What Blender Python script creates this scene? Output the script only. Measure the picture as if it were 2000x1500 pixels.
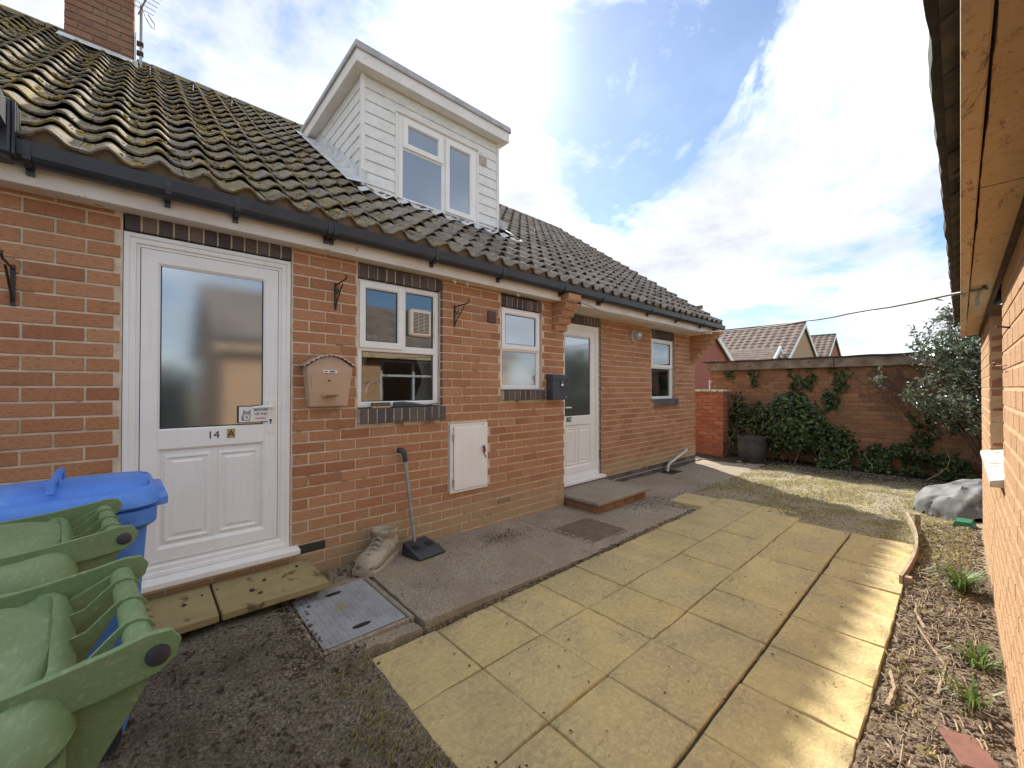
import bpy, math, random
from mathutils import Vector, Matrix, noise as mnoise
R = math.radians
rng = random.Random(14)
scene = bpy.context.scene
for o in list(bpy.data.objects): bpy.data.objects.remove(o)
COL = scene.collection

# ------------------------------------------------------------------ camera
CAMX, CAMY, CAMZ = 0.0, -3.25, 1.40
FPX, HDG, PITCH = 795.0, 47.78, math.atan(8/795)
cam = bpy.data.cameras.new('camera'); camo = bpy.data.objects.new('camera', cam); COL.objects.link(camo)
cam.sensor_width = 36; cam.lens = FPX/2000*36; cam.clip_start = 0.02; cam.clip_end = 2000
camo.location = (CAMX, CAMY, CAMZ); camo.rotation_euler = (math.pi/2+PITCH, 0, R(HDG-90))
scene.camera = camo

# ------------------------------------------------------------------ sky and sun
SKYOFF = (9.4, 6.2, 2)
SUN = Vector((0.4664, 0.6147, 0.6362)).normalized()
w = bpy.data.worlds.new('World'); scene.world = w; w.use_nodes = True
nt = w.node_tree; nt.nodes.clear(); N = nt.nodes.new; L = nt.links.new
def mth(op, a, b=None, c=None, clamp=False):
    n = N('ShaderNodeMath'); n.operation = op; n.use_clamp = clamp
    for i, v in enumerate((a, b, c)):
        if v is None: continue
        if isinstance(v, (int, float)): n.inputs[i].default_value = v
        else: L(v, n.inputs[i])
    return n.outputs[0]
def vmth(op, a, b):
    n = N('ShaderNodeVectorMath'); n.operation = op
    for i, v in enumerate((a, b)):
        if isinstance(v, (tuple, list, Vector)): n.inputs[i].default_value = v
        else: L(v, n.inputs[i])
    return n
out = N('ShaderNodeOutputWorld'); bg = N('ShaderNodeBackground'); L(bg.outputs[0], out.inputs[0])
sky = N('ShaderNodeTexSky'); sky.sky_type = 'NISHITA'; sky.sun_disc = False
sky.sun_elevation = math.asin(SUN.z); sky.sun_rotation = math.atan2(SUN.x, SUN.y)
sky.air_density = 1.0; sky.dust_density = 0.25; sky.ozone_density = 1.5
bg.inputs['Strength'].default_value = 0.13
tc = N('ShaderNodeTexCoord'); sep = N('ShaderNodeSeparateXYZ'); L(tc.outputs['Generated'], sep.inputs[0])
zz = mth('ADD', mth('MAXIMUM', sep.outputs[2], 0.0), 0.22)
cmb = N('ShaderNodeCombineXYZ')
L(mth('DIVIDE', sep.outputs[0], zz), cmb.inputs[0]); L(mth('DIVIDE', sep.outputs[1], zz), cmb.inputs[1])
def nz(scale, detail, rough, dist, off=(0, 0, 0)):
    v = vmth('ADD', cmb.outputs[0], off)
    n = N('ShaderNodeTexNoise'); n.inputs['Scale'].default_value = scale; n.inputs['Detail'].default_value = detail
    n.inputs['Roughness'].default_value = rough; n.inputs['Distortion'].default_value = dist
    L(v.outputs[0], n.inputs['Vector']); return n.outputs['Fac']
def ramp(fac, pts):
    r = N('ShaderNodeValToRGB'); e = r.color_ramp.elements
    while len(e) < len(pts): e.new(0.5)
    for k, (p, c) in zip(e, pts):
        k.position = p; k.color = (c[0], c[1], c[2], 1) if not isinstance(c, (int, float)) else (c, c, c, 1)
    L(fac, r.inputs[0]); return r.outputs[0]
cl = nz(1.05, 10, 0.60, 0.55, SKYOFF)
cl2 = nz(3.4, 9, 0.62, 0.4, (7.3, 2.2, 4))
cov = mth('ADD', cl, mth('MULTIPLY', mth('SUBTRACT', cl2, 0.5), 0.30))
mask = ramp(cov, [(0.405, 0.04), (0.49, 0.62), (0.575, 1.0)])
shade = ramp(mth('ADD', mth('MULTIPLY', cov, 0.45), mth('MULTIPLY', nz(2.1, 9, 0.6, 0.3, (1.2, 9.1, 2)), 0.55)), [(0.33, (7.4, 7.4, 7.4)), (0.43, (3.5, 3.52, 3.56)), (0.51, (2.05, 2.1, 2.18)), (0.66, (1.3, 1.37, 1.52))])
dt = vmth('DOT_PRODUCT', tc.outputs['Generated'], SUN)
glow = mth('ADD', mth('MULTIPLY', mth('POWER', mth('MAXIMUM', dt.outputs['Value'], 0.0), 150), 8.0),
           mth('MULTIPLY', mth('POWER', mth('MAXIMUM', dt.outputs['Value'], 0.0), 16), 0.22))
gv = N('ShaderNodeCombineXYZ')
for i in range(3): L(glow, gv.inputs[i])
mx = N('ShaderNodeMix'); mx.data_type = 'RGBA'
cc = vmth('ADD', shade, gv.outputs[0])
gl2 = vmth('MULTIPLY', gv.outputs[0], (0.30, 0.32, 0.35))
sk1 = vmth('MULTIPLY', sky.outputs[0], (0.27, 0.29, 0.31))
sk2 = vmth('ADD', sk1.outputs[0], gl2.outputs[0])
L(mask, mx.inputs['Factor']); L(sk2.outputs[0], mx.inputs['A']); L(cc.outputs[0], mx.inputs['B'])
L(mx.outputs['Result'], bg.inputs['Color'])
sl = bpy.data.lights.new('sun', 'SUN'); slo = bpy.data.objects.new('sun', sl); COL.objects.link(slo)
sl.energy = 2.0; sl.angle = R(1.6); sl.color = (1.0, 0.94, 0.84)
slo.rotation_euler = SUN.to_track_quat('Z', 'Y').to_euler(); slo.location = SUN*60
vs = scene.view_settings
vs.view_transform = 'Standard'; vs.look = 'None'; vs.gamma = 1; vs.use_curve_mapping = False
vs.exposure = 2.1
scene.render.engine = 'CYCLES'
scene.cycles.max_bounces = 8; scene.cycles.diffuse_bounces = 5; scene.cycles.transparent_max_bounces = 12
scene.cycles.sample_clamp_indirect = 6

# ------------------------------------------------------------------ helpers
def fwd():
    a = R(HDG); return Vector((math.cos(a), math.sin(a), 0)), Vector((math.sin(a), -math.cos(a), 0))
FW, RT = fwd()
def project(p):
    d = Vector(p)-Vector((CAMX, CAMY, CAMZ)); dep = d.dot(FW)
    if dep < 0.05: return None
    return 1000+FPX*d.dot(RT)/dep, 758-FPX*d.z/dep, dep
def fbm(x, y, z=0.0, o=4):
    return mnoise.fractal(Vector((x, y, z)), 1.0, 2.0, o, noise_basis='PERLIN_ORIGINAL')
def tag(o, label=None, cat=None, group=None, kind=None):
    if label: o['label'] = label
    if cat: o['category'] = cat
    if group: o['group'] = group
    if kind: o['kind'] = kind
    return o
def adopt(o, parent):
    if parent is not None:
        o.parent = parent
        m = parent.get('_w')
        o.matrix_parent_inverse = Matrix.Translation(-Vector(m)) if m else Matrix()
    return o
def thing(name, loc, label, cat, group=None):
    """an Empty at the base of a thing; children are made in world coordinates"""
    o = bpy.data.objects.new(name, None); COL.objects.link(o); o.location = loc; o.empty_display_size = 0.1
    o['_w'] = tuple(loc); return tag(o, label, cat, group)
ORIGINS = {}
class MB:
    def __init__(s): s.v = []; s.f = []
    def add(s, vs, fs):
        b = len(s.v); s.v.extend([tuple(q) for q in vs]); s.f.extend([tuple(b+i for i in f) for f in fs]); return s
    def box(s, x0, x1, y0, y1, z0, z1):
        return s.add([(x0,y0,z0),(x1,y0,z0),(x1,y1,z0),(x0,y1,z0),(x0,y0,z1),(x1,y0,z1),(x1,y1,z1),(x0,y1,z1)],
                     [(0,3,2,1),(4,5,6,7),(0,1,5,4),(1,2,6,5),(2,3,7,6),(3,0,4,7)])
    def cbox(s, x0, x1, y0, y1, z0, z1, c=0.006):
        """box with chamfered edges (loft of inset loops in z)"""
        def lp(i, z): return [(x0+i,y0,z),(x1-i,y0,z),(x1,y0+i,z),(x1,y1-i,z),(x1-i,y1,z),(x0+i,y1,z),(x0,y1-i,z),(x0,y0+i,z)]
        def lq(i, z): return [(x0+i+c,y0+c,z),(x1-i-c,y0+c,z),(x1-c,y0+i+c,z),(x1-c,y1-i-c,z),(x1-i-c,y1-c,z),(x0+i+c,y1-c,z),(x0+c,y1-i-c,z),(x0+c,y0+i+c,z)]
        return s.loft([lq(c, z0), lp(c, z0+c), lp(c, z1-c), lq(c, z1)], cap=True)
    def loft(s, loops, cap=False, closed=True):
        n = len(loops[0]); b = len(s.v)
        for l in loops: s.v.extend([tuple(q) for q in l])
        m = n if closed else n-1
        for i in range(len(loops)-1):
            for j in range(m):
                k = (j+1) % n
                s.f.append((b+i*n+j, b+i*n+k, b+(i+1)*n+k, b+(i+1)*n+j))
        if cap:
            s.f.append(tuple(b+j for j in reversed(range(n)))); e = b+(len(loops)-1)*n
            s.f.append(tuple(e+j for j in range(n)))
        return s
    def tube(s, pts, r, n=8, cap=True):
        pts = [Vector(p) for p in pts]; loops = []; up = Vector((0, 0, 1)); prev = None
        for i, p in enumerate(pts):
            d = (pts[min(i+1, len(pts)-1)]-pts[max(i-1, 0)]).normalized()
            if prev is None:
                a = d.cross(up)
                if a.length < 1e-3: a = d.cross(Vector((1, 0, 0)))
            else: a = prev-d*prev.dot(d)
            a.normalize(); prev = a; bb = d.cross(a)
            rr = r[i] if isinstance(r, (list, tuple)) else r
            loops.append([p+(a*math.cos(2*math.pi*k/n)+bb*math.sin(2*math.pi*k/n))*rr for k in range(n)])
        return s.loft(loops, cap=cap)
    def ring(s, x0, x1, z0, z1, prof):
        """mitred rectangular frame in the xz plane; prof = [(inset, y), ...]"""
        return s.loft([[(x0+i, y, z0+i), (x1-i, y, z0+i), (x1-i, y, z1-i), (x0+i, y, z1-i)] for i, y in prof])
    def blob(s, c, r, n=6, m=4, squash=0.6, jit=0.25, rg=rng):
        loops = []
        for i in range(1, m):
            t = math.pi*i/m
            loops.append([(c[0]+r*math.sin(t)*math.cos(6.283*k/n)*(1+rg.uniform(-jit, jit)),
                           c[1]+r*math.sin(t)*math.sin(6.283*k/n)*(1+rg.uniform(-jit, jit)),
                           c[2]-r*squash*math.cos(t)) for k in range(n)])
        return s.loft(loops, cap=True)
    def build(s, name, mat, parent=None, smooth=False, kind=None, label=None):
        me = bpy.data.meshes.new(name); me.from_pydata(s.v, [], s.f); me.update()
        return mobj(name, me, mat, parent, smooth, kind, label)
def mobj(name, me, mat, parent=None, smooth=False, kind=None, label=None):
    if mat is not None and len(me.materials) == 0: me.materials.append(mat)
    if smooth:
        me.polygons.foreach_set('use_smooth', [True]*len(me.polygons))
        try: me.set_sharp_from_angle(angle=R(38))
        except Exception: pass
    o = bpy.data.objects.new(name, me); COL.objects.link(o)
    adopt(o, parent)
    if kind: o['kind'] = kind
    if label: o['label'] = label
    return o
def text_mesh(body, size, extrude=0.001, align='CENTER'):
    c = bpy.data.curves.new('txt', 'FONT'); c.body = body; c.size = size; c.extrude = extrude; c.align_x = align
    t = bpy.data.objects.new('txt', c); COL.objects.link(t)
    bpy.context.view_layer.update()
    me = bpy.data.meshes.new_from_object(t.evaluated_get(bpy.context.evaluated_depsgraph_get()))
    bpy.data.objects.remove(t); return me

# ------------------------------------------------------------------ materials
def col4(c): return (c[0], c[1], c[2], 1)
class MT:
    """small node-tree builder on a Principled material"""
    def __init__(s, name, rough=0.7, metal=0.0, spec=0.5):
        s.m = bpy.data.materials.new(name); s.m.use_nodes = True; s.t = s.m.node_tree
        s.b = s.t.nodes['Principled BSDF']; s.b.inputs['Roughness'].default_value = rough
        s.b.inputs['Metallic'].default_value = metal; s.b.inputs['Specular IOR Level'].default_value = spec
        s.pos = s.n('ShaderNodeNewGeometry').outputs['Position']
    def n(s, k): return s.t.nodes.new(k)
    def l(s, a, b): s.t.links.new(a, b)
    def noise(s, scale, detail=4, rough=0.55, dist=0.0, stretch=None, vec=None, off=0.0):
        n = s.n('ShaderNodeTexNoise'); n.inputs['Scale'].default_value = scale; n.inputs['Detail'].default_value = detail
        n.inputs['Roughness'].default_value = rough; n.inputs['Distortion'].default_value = dist
        v = vec or s.pos
        if stretch or off:
            mp = s.n('ShaderNodeMapping'); mp.inputs['Scale'].default_value = stretch or (1, 1, 1)
            mp.inputs['Location'].default_value = (off, off*0.7, off*0.3); s.l(v, mp.inputs[0]); v = mp.outputs[0]
        s.l(v, n.inputs['Vector']); return n.outputs['Fac']
    def ramp(s, fac, pts):
        r = s.n('ShaderNodeValToRGB'); e = r.color_ramp.elements
        while len(e) < len(pts): e.new(0.5)
        for k, (p, c) in zip(e, pts):
            k.position = p; k.color = col4(c) if not isinstance(c, (int, float)) else (c, c, c, 1)
        s.l(fac, r.inputs[0]); return r.outputs[0]
    def mix(s, fac, a, b, mode='MIX'):
        m = s.n('ShaderNodeMix'); m.data_type = 'RGBA'; m.blend_type = mode
        for k, v in (('Factor', fac), ('A', a), ('B', b)):
            if isinstance(v, (int, float)): m.inputs[k].default_value = v
            elif isinstance(v, (tuple, list)): m.inputs[k].default_value = col4(v)
            else: s.l(v, m.inputs[k])
        return m.outputs['Result']
    def math(s, op, a, b=None, clamp=False):
        n = s.n('ShaderNodeMath'); n.operation = op; n.use_clamp = clamp
        for i, v in enumerate((a, b)):
            if v is None: continue
            if isinstance(v, (int, float)): n.inputs[i].default_value = v
            else: s.l(v, n.inputs[i])
        return n.outputs[0]
    def rnd(s):
        """0..1, different for every object and for every loose piece of a joined mesh"""
        a = s.n('ShaderNodeObjectInfo').outputs['Random']; b = s.n('ShaderNodeNewGeometry').outputs['Random Per Island']
        return s.math('FRACT', s.math('ADD', a, b))
    def xyz(s):
        n = s.n('ShaderNodeSeparateXYZ'); s.l(s.pos, n.inputs[0]); return n.outputs
    def lin(s, v, a, b):
        n = s.n('ShaderNodeMapRange'); n.inputs['From Min'].default_value = a; n.inputs['From Max'].default_value = b
        s.l(v, n.inputs[0]); return n.outputs[0]
    def color(s, c):
        if isinstance(c, (tuple, list)): s.b.inputs['Base Color'].default_value = col4(c)
        else: s.l(c, s.b.inputs['Base Color'])
        return s
    def rough(s, r): s.l(r, s.b.inputs['Roughness']); return s
    def bump(s, h, strength=0.3, dist=0.01):
        b = s.n('ShaderNodeBump'); b.inputs['Strength'].default_value = strength; b.inputs['Distance'].default_value = dist
        s.l(h, b.inputs['Height']); s.l(b.outputs[0], s.b.inputs['Normal']); return s
def simple(name, c1, c2, scale=8, rough=0.6, bump=0.15, bscale=60, metal=0.0, var=0.0, spec=0.5, lo=0.35, hi=0.65, bdist=0.004, speck=None):
    t = MT(name, rough, metal, spec)
    c = t.mix(t.ramp(t.noise(scale, 6, 0.6), [(lo, 0.0), (hi, 1.0)]), c1, c2)
    if speck: c = t.mix(t.ramp(t.noise(speck[1], 3, 0.6), [(speck[2], 0.0), (speck[2]+0.06, 1.0)]), c, speck[0])
    if var:
        h = t.n('ShaderNodeHueSaturation'); t.l(c, h.inputs['Color'])
        t.l(t.math('ADD', t.math('MULTIPLY', t.rnd(), 2*var), 1-var), h.inputs['Value']); c = h.outputs[0]
    t.color(c)
    if bump: t.bump(t.noise(bscale, 5, 0.6), bump, bdist)
    return t.m
def brick_mat(name, cols, stain, stain_amt=0.35, grain=0.25, base=None):
    t = MT(name, 0.86, spec=0.3)
    k = len(cols); c = t.ramp(t.rnd(), [(i/(k-1), cc) for i, cc in enumerate(cols)])
    c = t.mix(t.math('MULTIPLY', t.ramp(t.noise(2.2, 5, 0.6), [(0.45, 0.0), (0.7, 1.0)]), stain_amt), c, stain)
    c = t.mix(t.ramp(t.noise(70, 5, 0.7), [(0.45, 0.0), (0.75, grain)]), c, (0.56, 0.35, 0.20))
    c = t.mix(t.ramp(t.noise(38, 5, 0.65, 0, (1, 1, 2.2)), [(0.50, 0.0), (0.70, 0.65)]), c, tuple(0.5*q for q in cols[0]))
    c = t.mix(t.ramp(t.noise(9, 5, 0.7, off=5), [(0.64, 0.0), (0.74, 0.30)]), c, (0.62, 0.52, 0.42))
    if base:   # algae and lime bloom along the lowest courses, with its own ragged edge
        z = t.xyz()[2]
        m = t.math('ADD', z, t.math('MULTIPLY', t.noise(3, 5, 0.7), 0.75))
        c = t.mix(t.ramp(m, [(base[1], 0.62), (base[1]+0.28, 0.0)]), c, base[0])
    t.color(c); t.bump(t.noise(110, 6, 0.75), 0.8, 0.006); return t.m
MORT = simple('mortar', (0.52, 0.42, 0.31), (0.68, 0.565, 0.43), 14, 0.95, 0.5, 120, speck=((0.30, 0.22, 0.16), 5, 0.60))
BRK = brick_mat('house brick', [(0.39, 0.172, 0.085), (0.43, 0.196, 0.095), (0.465, 0.222, 0.112), (0.41, 0.183, 0.09), (0.445, 0.208, 0.102), (0.49, 0.25, 0.135), (0.375, 0.16, 0.08), (0.335, 0.142, 0.076)],
                (0.50, 0.275, 0.145), 0.5, 0.22, ((0.42, 0.34, 0.20), 0.52))
DBRK = brick_mat('blue engineering brick', [(0.075, 0.065, 0.07), (0.11, 0.095, 0.10), (0.15, 0.12, 0.11), (0.06, 0.055, 0.062), (0.20, 0.16, 0.13)], (0.14, 0.12, 0.10), 0.4, 0.10)
GBRK = brick_mat('orange painted brick', [(0.47, 0.28, 0.15), (0.50, 0.30, 0.165), (0.45, 0.265, 0.145)], (0.50, 0.33, 0.19), 0.5, 0.10)
GMORT = simple('painted mortar', (0.50, 0.30, 0.16), (0.58, 0.38, 0.23), 10, 0.95, 0.4, 90)
RBRK = brick_mat('rustic garden brick', [(0.27, 0.135, 0.07), (0.34, 0.17, 0.085), (0.23, 0.11, 0.06), (0.38, 0.20, 0.105), (0.30, 0.15, 0.09)], (0.24, 0.15, 0.09), 0.5, 0.2)
PBRK = brick_mat('old red brick', [(0.36, 0.11, 0.06), (0.42, 0.15, 0.08), (0.30, 0.09, 0.055), (0.45, 0.19, 0.11)], (0.40, 0.24, 0.16), 0.5, 0.2)
CBRK = brick_mat('chimney brick', [(0.24, 0.12, 0.08), (0.29, 0.14, 0.09), (0.20, 0.10, 0.075), (0.33, 0.17, 0.11)], (0.27, 0.22, 0.12), 0.45, 0.2)
DMORT = simple('dark mortar', (0.22, 0.18, 0.14), (0.33, 0.28, 0.22), 12, 0.95, 0.4, 90)
def upvc_mat():
    t = MT('white plastic', 0.33)
    c = t.mix(t.ramp(t.noise(3, 6, 0.65), [(0.35, 0.0), (0.7, 1.0)]), (0.85, 0.845, 0.83), (0.80, 0.785, 0.76))
    c = t.mix(t.ramp(t.noise(26, 6, 0.7, 0, (1, 1, 0.07)), [(0.54, 0.0), (0.76, 0.40)]), c, (0.62, 0.595, 0.54))
    c = t.mix(t.ramp(t.noise(34, 6, 0.8, off=3), [(0.64, 0.0), (0.72, 0.75)]), c, (0.40, 0.375, 0.31))
    t.color(c); t.rough(t.ramp(t.noise(7, 4), [(0.3, 0.28), (0.7, 0.5)])); t.bump(t.noise(40, 3), 0.04, 0.003); return t.m
UPVC = upvc_mat()
PAINT = simple('aged white paint', (0.72, 0.70, 0.66), (0.80, 0.78, 0.75), 5, 0.5, 0.12, 30, speck=((0.42, 0.39, 0.33), 19, 0.68))
FASC = simple('weathered fascia paint', (0.62, 0.55, 0.46), (0.74, 0.70, 0.64), 4, 0.55, 0.15, 50, lo=0.3, hi=0.6, speck=((0.42, 0.32, 0.22), 16, 0.66))
GUT = simple('black gutter plastic', (0.022, 0.024, 0.032), (0.035, 0.037, 0.046), 6, 0.38, 0.05, 60, speck=((0.10, 0.10, 0.10), 60, 0.70))
LEAD = simple('grey lead flashing', (0.46, 0.47, 0.48), (0.70, 0.71, 0.72), 9, 0.55, 0.5, 22, bdist=0.01, speck=((0.22, 0.21, 0.19), 30, 0.66))
TRIM = simple('grey felt edge trim', (0.33, 0.33, 0.34), (0.45, 0.45, 0.46), 7, 0.6, 0.2, 40)
STEEL = simple('weathered steel', (0.30, 0.30, 0.29), (0.42, 0.42, 0.40), 20, 0.45, 0.1, 80, metal=0.7)
IRON = simple('black wrought iron', (0.018, 0.014, 0.012), (0.05, 0.028, 0.018), 30, 0.55, 0.3, 90)
def conc_mat():
    t = MT('old concrete', 0.93, spec=0.25)
    c = t.ramp(t.noise(70, 6, 0.8), [(0.32, (0.12, 0.098, 0.074)), (0.5, (0.33, 0.285, 0.225)), (0.66, (0.58, 0.52, 0.43))])
    c = t.mix(t.ramp(t.noise(1.7, 7, 0.68), [(0.42, 0.0), (0.62, 0.7)]), c, (0.25, 0.205, 0.155))
    c = t.mix(t.ramp(t.noise(3.1, 7, 0.7, off=6), [(0.52, 0.0), (0.66, 0.55)]), c, (0.34, 0.28, 0.155))
    c = t.mix(t.ramp(t.noise(5.5, 7, 0.75, off=11), [(0.60, 0.0), (0.70, 0.75)]), c, (0.075, 0.06, 0.045))
    t.color(c); t.bump(t.noise(170, 5, 0.75), 0.8, 0.008); return t.m
CONC = conc_mat()
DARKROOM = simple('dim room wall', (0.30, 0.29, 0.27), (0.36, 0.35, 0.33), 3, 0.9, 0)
FABRIC = simple('curtain fabric', (0.74, 0.73, 0.70), (0.80, 0.79, 0.76), 12, 0.9, 0.1, 60)
def glass_mat(name, fac, tint, gloss, rough=0.02, wav=0.0):
    m = bpy.data.materials.new(name); m.use_nodes = True; t = m.node_tree; t.nodes.clear()
    o = t.nodes.new('ShaderNodeOutputMaterial'); tr = t.nodes.new('ShaderNodeBsdfTransparent'); g = t.nodes.new('ShaderNodeBsdfGlossy')
    mx = t.nodes.new('ShaderNodeMixShader'); fr = t.nodes.new('ShaderNodeLayerWeight'); mr = t.nodes.new('ShaderNodeMapRange')
    tr.inputs[0].default_value = col4(tint); g.inputs[0].default_value = col4(gloss); g.inputs['Roughness'].default_value = rough
    fr.inputs[0].default_value = 0.25; mr.inputs['To Min'].default_value = fac; mr.inputs['To Max'].default_value = 0.9
    t.links.new(fr.outputs['Fresnel'], mr.inputs[0]); t.links.new(mr.outputs[0], mx.inputs[0])
    t.links.new(tr.outputs[0], mx.inputs[1]); t.links.new(g.outputs[0], mx.inputs[2]); t.links.new(mx.outputs[0], o.inputs[0])
    if wav:
        nn = t.nodes.new('ShaderNodeTexNoise'); nn.inputs['Scale'].default_value = 150; b = t.nodes.new('ShaderNodeBump')
        b.inputs['Strength'].default_value = wav; b.inputs['Distance'].default_value = 0.002
        ge = t.nodes.new('ShaderNodeNewGeometry'); t.links.new(ge.outputs['Position'], nn.inputs['Vector'])
        t.links.new(nn.outputs['Fac'], b.inputs['Height']); t.links.new(b.outputs[0], g.inputs['Normal'])
    return m
GLASS = glass_mat('clear glazing', 0.15, (0.75, 0.78, 0.78), (0.86, 0.92, 0.98))
def frost_mat(name, base, fac, rough, gloss=(0.8, 0.88, 0.95)):
    m = bpy.data.materials.new(name); m.use_nodes = True; t = m.node_tree; t.nodes.clear()
    o = t.nodes.new('ShaderNodeOutputMaterial'); d = t.nodes.new('ShaderNodeBsdfDiffuse'); g = t.nodes.new('ShaderNodeBsdfGlossy')
    mx = t.nodes.new('ShaderNodeMixShader'); d.inputs[0].default_value = col4(base); g.inputs[0].default_value = col4(gloss)
    g.inputs['Roughness'].default_value = rough; mx.inputs[0].default_value = fac
    nn = t.nodes.new('ShaderNodeTexNoise'); nn.inputs['Scale'].default_value = 170; b = t.nodes.new('ShaderNodeBump')
    b.inputs['Strength'].default_value = 0.10; b.inputs['Distance'].default_value = 0.001
    ge = t.nodes.new('ShaderNodeNewGeometry'); t.links.new(ge.outputs['Position'], nn.inputs['Vector'])
    t.links.new(nn.outputs['Fac'], b.inputs['Height']); t.links.new(b.outputs[0], g.inputs['Normal'])
    t.links.new(d.outputs[0], mx.inputs[1]); t.links.new(g.outputs[0], mx.inputs[2]); t.links.new(mx.outputs[0], o.inputs[0])
    return m
FROST = frost_mat('obscured glass', (0.10, 0.112, 0.115), 0.40, 0.08)
FROST2 = frost_mat('pale obscured glass', (0.30, 0.325, 0.335), 0.30, 0.10)
# roof tile: worn concrete with lichen, and moss that thins out to the right
def tile_mat(name, moss=True):
    t = MT(name, 0.9, spec=0.25)
    c = t.ramp(t.rnd(), [(0.0, (0.14, 0.118, 0.10)), (0.3, (0.20, 0.172, 0.145)), (0.65, (0.27, 0.235, 0.20)), (0.85, (0.16, 0.13, 0.112)), (1.0, (0.22, 0.18, 0.15))])
    c = t.mix(t.ramp(t.noise(26, 6, 0.7), [(0.5, 0.0), (0.68, 0.7)]), c, (0.40, 0.375, 0.335))
    c = t.mix(t.ramp(t.noise(12, 6, 0.7, off=3), [(0.52, 0.0), (0.70, 0.8)]), c, (0.055, 0.048, 0.042))
    if moss:
        x = t.xyz()[0]
        m = t.math('MULTIPLY', t.ramp(t.noise(7, 7, 0.72), [(0.47, 0.0), (0.60, 1.0)]), t.lin(x, 3.2, 0.3))
        c = t.mix(t.math('MULTIPLY', m, 0.8), c, t.mix(t.ramp(t.noise(40, 4), [(0.35, 0.0), (0.65, 1.0)]), (0.13, 0.105, 0.04), (0.52, 0.385, 0.10)))
    t.color(c); t.bump(t.noise(70, 6, 0.7), 0.7, 0.008); return t.m
TILE = tile_mat('roof tile'); FTILE = simple('far brown roof tile', (0.115, 0.08, 0.065), (0.20, 0.15, 0.12), 3, 0.9, 0.3, 30, speck=((0.30, 0.26, 0.22), 9, 0.62))
MOSS = simple('roof moss', (0.09, 0.07, 0.03), (0.50, 0.365, 0.09), 16, 0.95, 0.8, 120, bdist=0.008, var=0.35)

# ------------------------------------------------------------------ brickwork
BL, BH, JT = 0.2307, 0.0820, 0.0125
BRICKS = {}
def brick_mesh(Lb, Hb, mat, var, depth=0.05):
    key = (round(Lb, 2), round(Hb, 3), mat.name, var)
    if key in BRICKS: return BRICKS[key]
    rg = random.Random(hash((key[0], key[1], var)) & 0xffff)
    a, h, c = key[0]/2, Hb/2, 0.0022
    j = lambda s=(0.0004 if mat is GBRK else 0.0013): rg.uniform(-s, s)
    fr = [(-a+c+j(), j(), -h+c+j()), (a-c+j(), j(), -h+c+j()), (a-c+j(), j(), h-c+j()), (-a+c+j(), j(), h-c+j())]
    sd = [(-a, c, -h), (a, c, -h), (a, c, h), (-a, c, h)]; bk = [(x, depth, z) for x, y, z in sd]
    m = MB(); m.loft([fr, sd, bk]); m.f.append((3, 2, 1, 0)[::-1])
    me = bpy.data.meshes.new('brick'); me.from_pydata(m.v, [], m.f); me.materials.append(mat); BRICKS[key] = me; return me
def wall_pieces(O, phi, u0, u1, z0, z1, openings, mat, zref=0.0, uref=0.0, bl=BL, bh=BH, jt=JT):
    """stretcher bond: list of bricks (centre, phi, length, height, mat)"""
    res = []; k0 = math.floor((z0-zref)/bh); k = k0
    while zref+k*bh < z1-0.005:
        a, b = max(zref+k*bh, z0), min(zref+(k+1)*bh-jt, z1)
        if b-a > 0.015:
            cuts = [(o0, o1) for (o0, o1, p0, p1) in openings if min(b, p1)-max(a, p0) > 0.3*(b-a)]
            spans = [(u0, u1)]
            for o0, o1 in cuts:
                ns = []
                for s0, s1 in spans:
                    if o1 <= s0 or o0 >= s1: ns.append((s0, s1)); continue
                    if o0 > s0: ns.append((s0, o0-jt*0.6))
                    if o1 < s1: ns.append((o1+jt*0.6, s1))
                spans = ns
            for s0, s1 in spans:
                i = math.floor((s0-uref)/bl)-1
                while True:
                    q0 = uref+(i+(0.5 if k % 2 else 0))*bl; q1 = q0+bl-jt; i += 1
                    if q0 > s1: break
                    q0, q1 = max(q0, s0), min(q1, s1)
                    if q1-q0 < 0.03: continue
                    u = (q0+q1)/2
                    res.append(((O[0]+math.cos(phi)*u, O[1]+math.sin(phi)*u, (a+b)/2), phi, q1-q0, b-a, mat))
        k += 1
    return res
def lay_bricks(pieces, parent, name='brick', nind=300, restname='brick_field', rg=rng, jit=1.0):
    """the pieces that show largest become parts of their own, the rest one joined part"""
    sc = []
    for p in pieces:
        q = project(p[0]); s = -1
        if q and -40 < q[0] < 2040 and -40 < q[1] < 1540:
            nn = Vector((math.sin(p[1]), -math.cos(p[1]), 0)); v = (Vector((CAMX, CAMY, CAMZ))-Vector(p[0])).normalized()
            s = p[2]*p[3]*max(0.02, nn.dot(v))/q[2]**2
        sc.append((s, p))
    sc.sort(key=lambda e: -e[0])
    rest = {}
    for i, (s, p) in enumerate(sc):
        me = brick_mesh(p[2], p[3], p[4], rg.randrange(4))
        if i < nind and s > 0:
            o = bpy.data.objects.new(name, me); COL.objects.link(o); o.rotation_euler = (0, 0, p[1])
            n = rg.uniform(-0.0015, 0.0025)*jit
            o.location = (p[0][0]+math.sin(p[1])*n, p[0][1]-math.cos(p[1])*n, p[0][2]); adopt(o, parent)
        else:
            mb = rest.setdefault(p[4].name, (MB(), p[4]))[0]; c, s_ = math.cos(p[1]), math.sin(p[1])
            mb.add([(p[0][0]+c*v.co.x-s_*v.co.y, p[0][1]+s_*v.co.x+c*v.co.y, p[0][2]+v.co.z) for v in me.vertices],
                   [tuple(f.vertices) for f in me.polygons])
    for mb, mt in rest.values(): mb.build(restname, mt, parent, kind='stuff')
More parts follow.
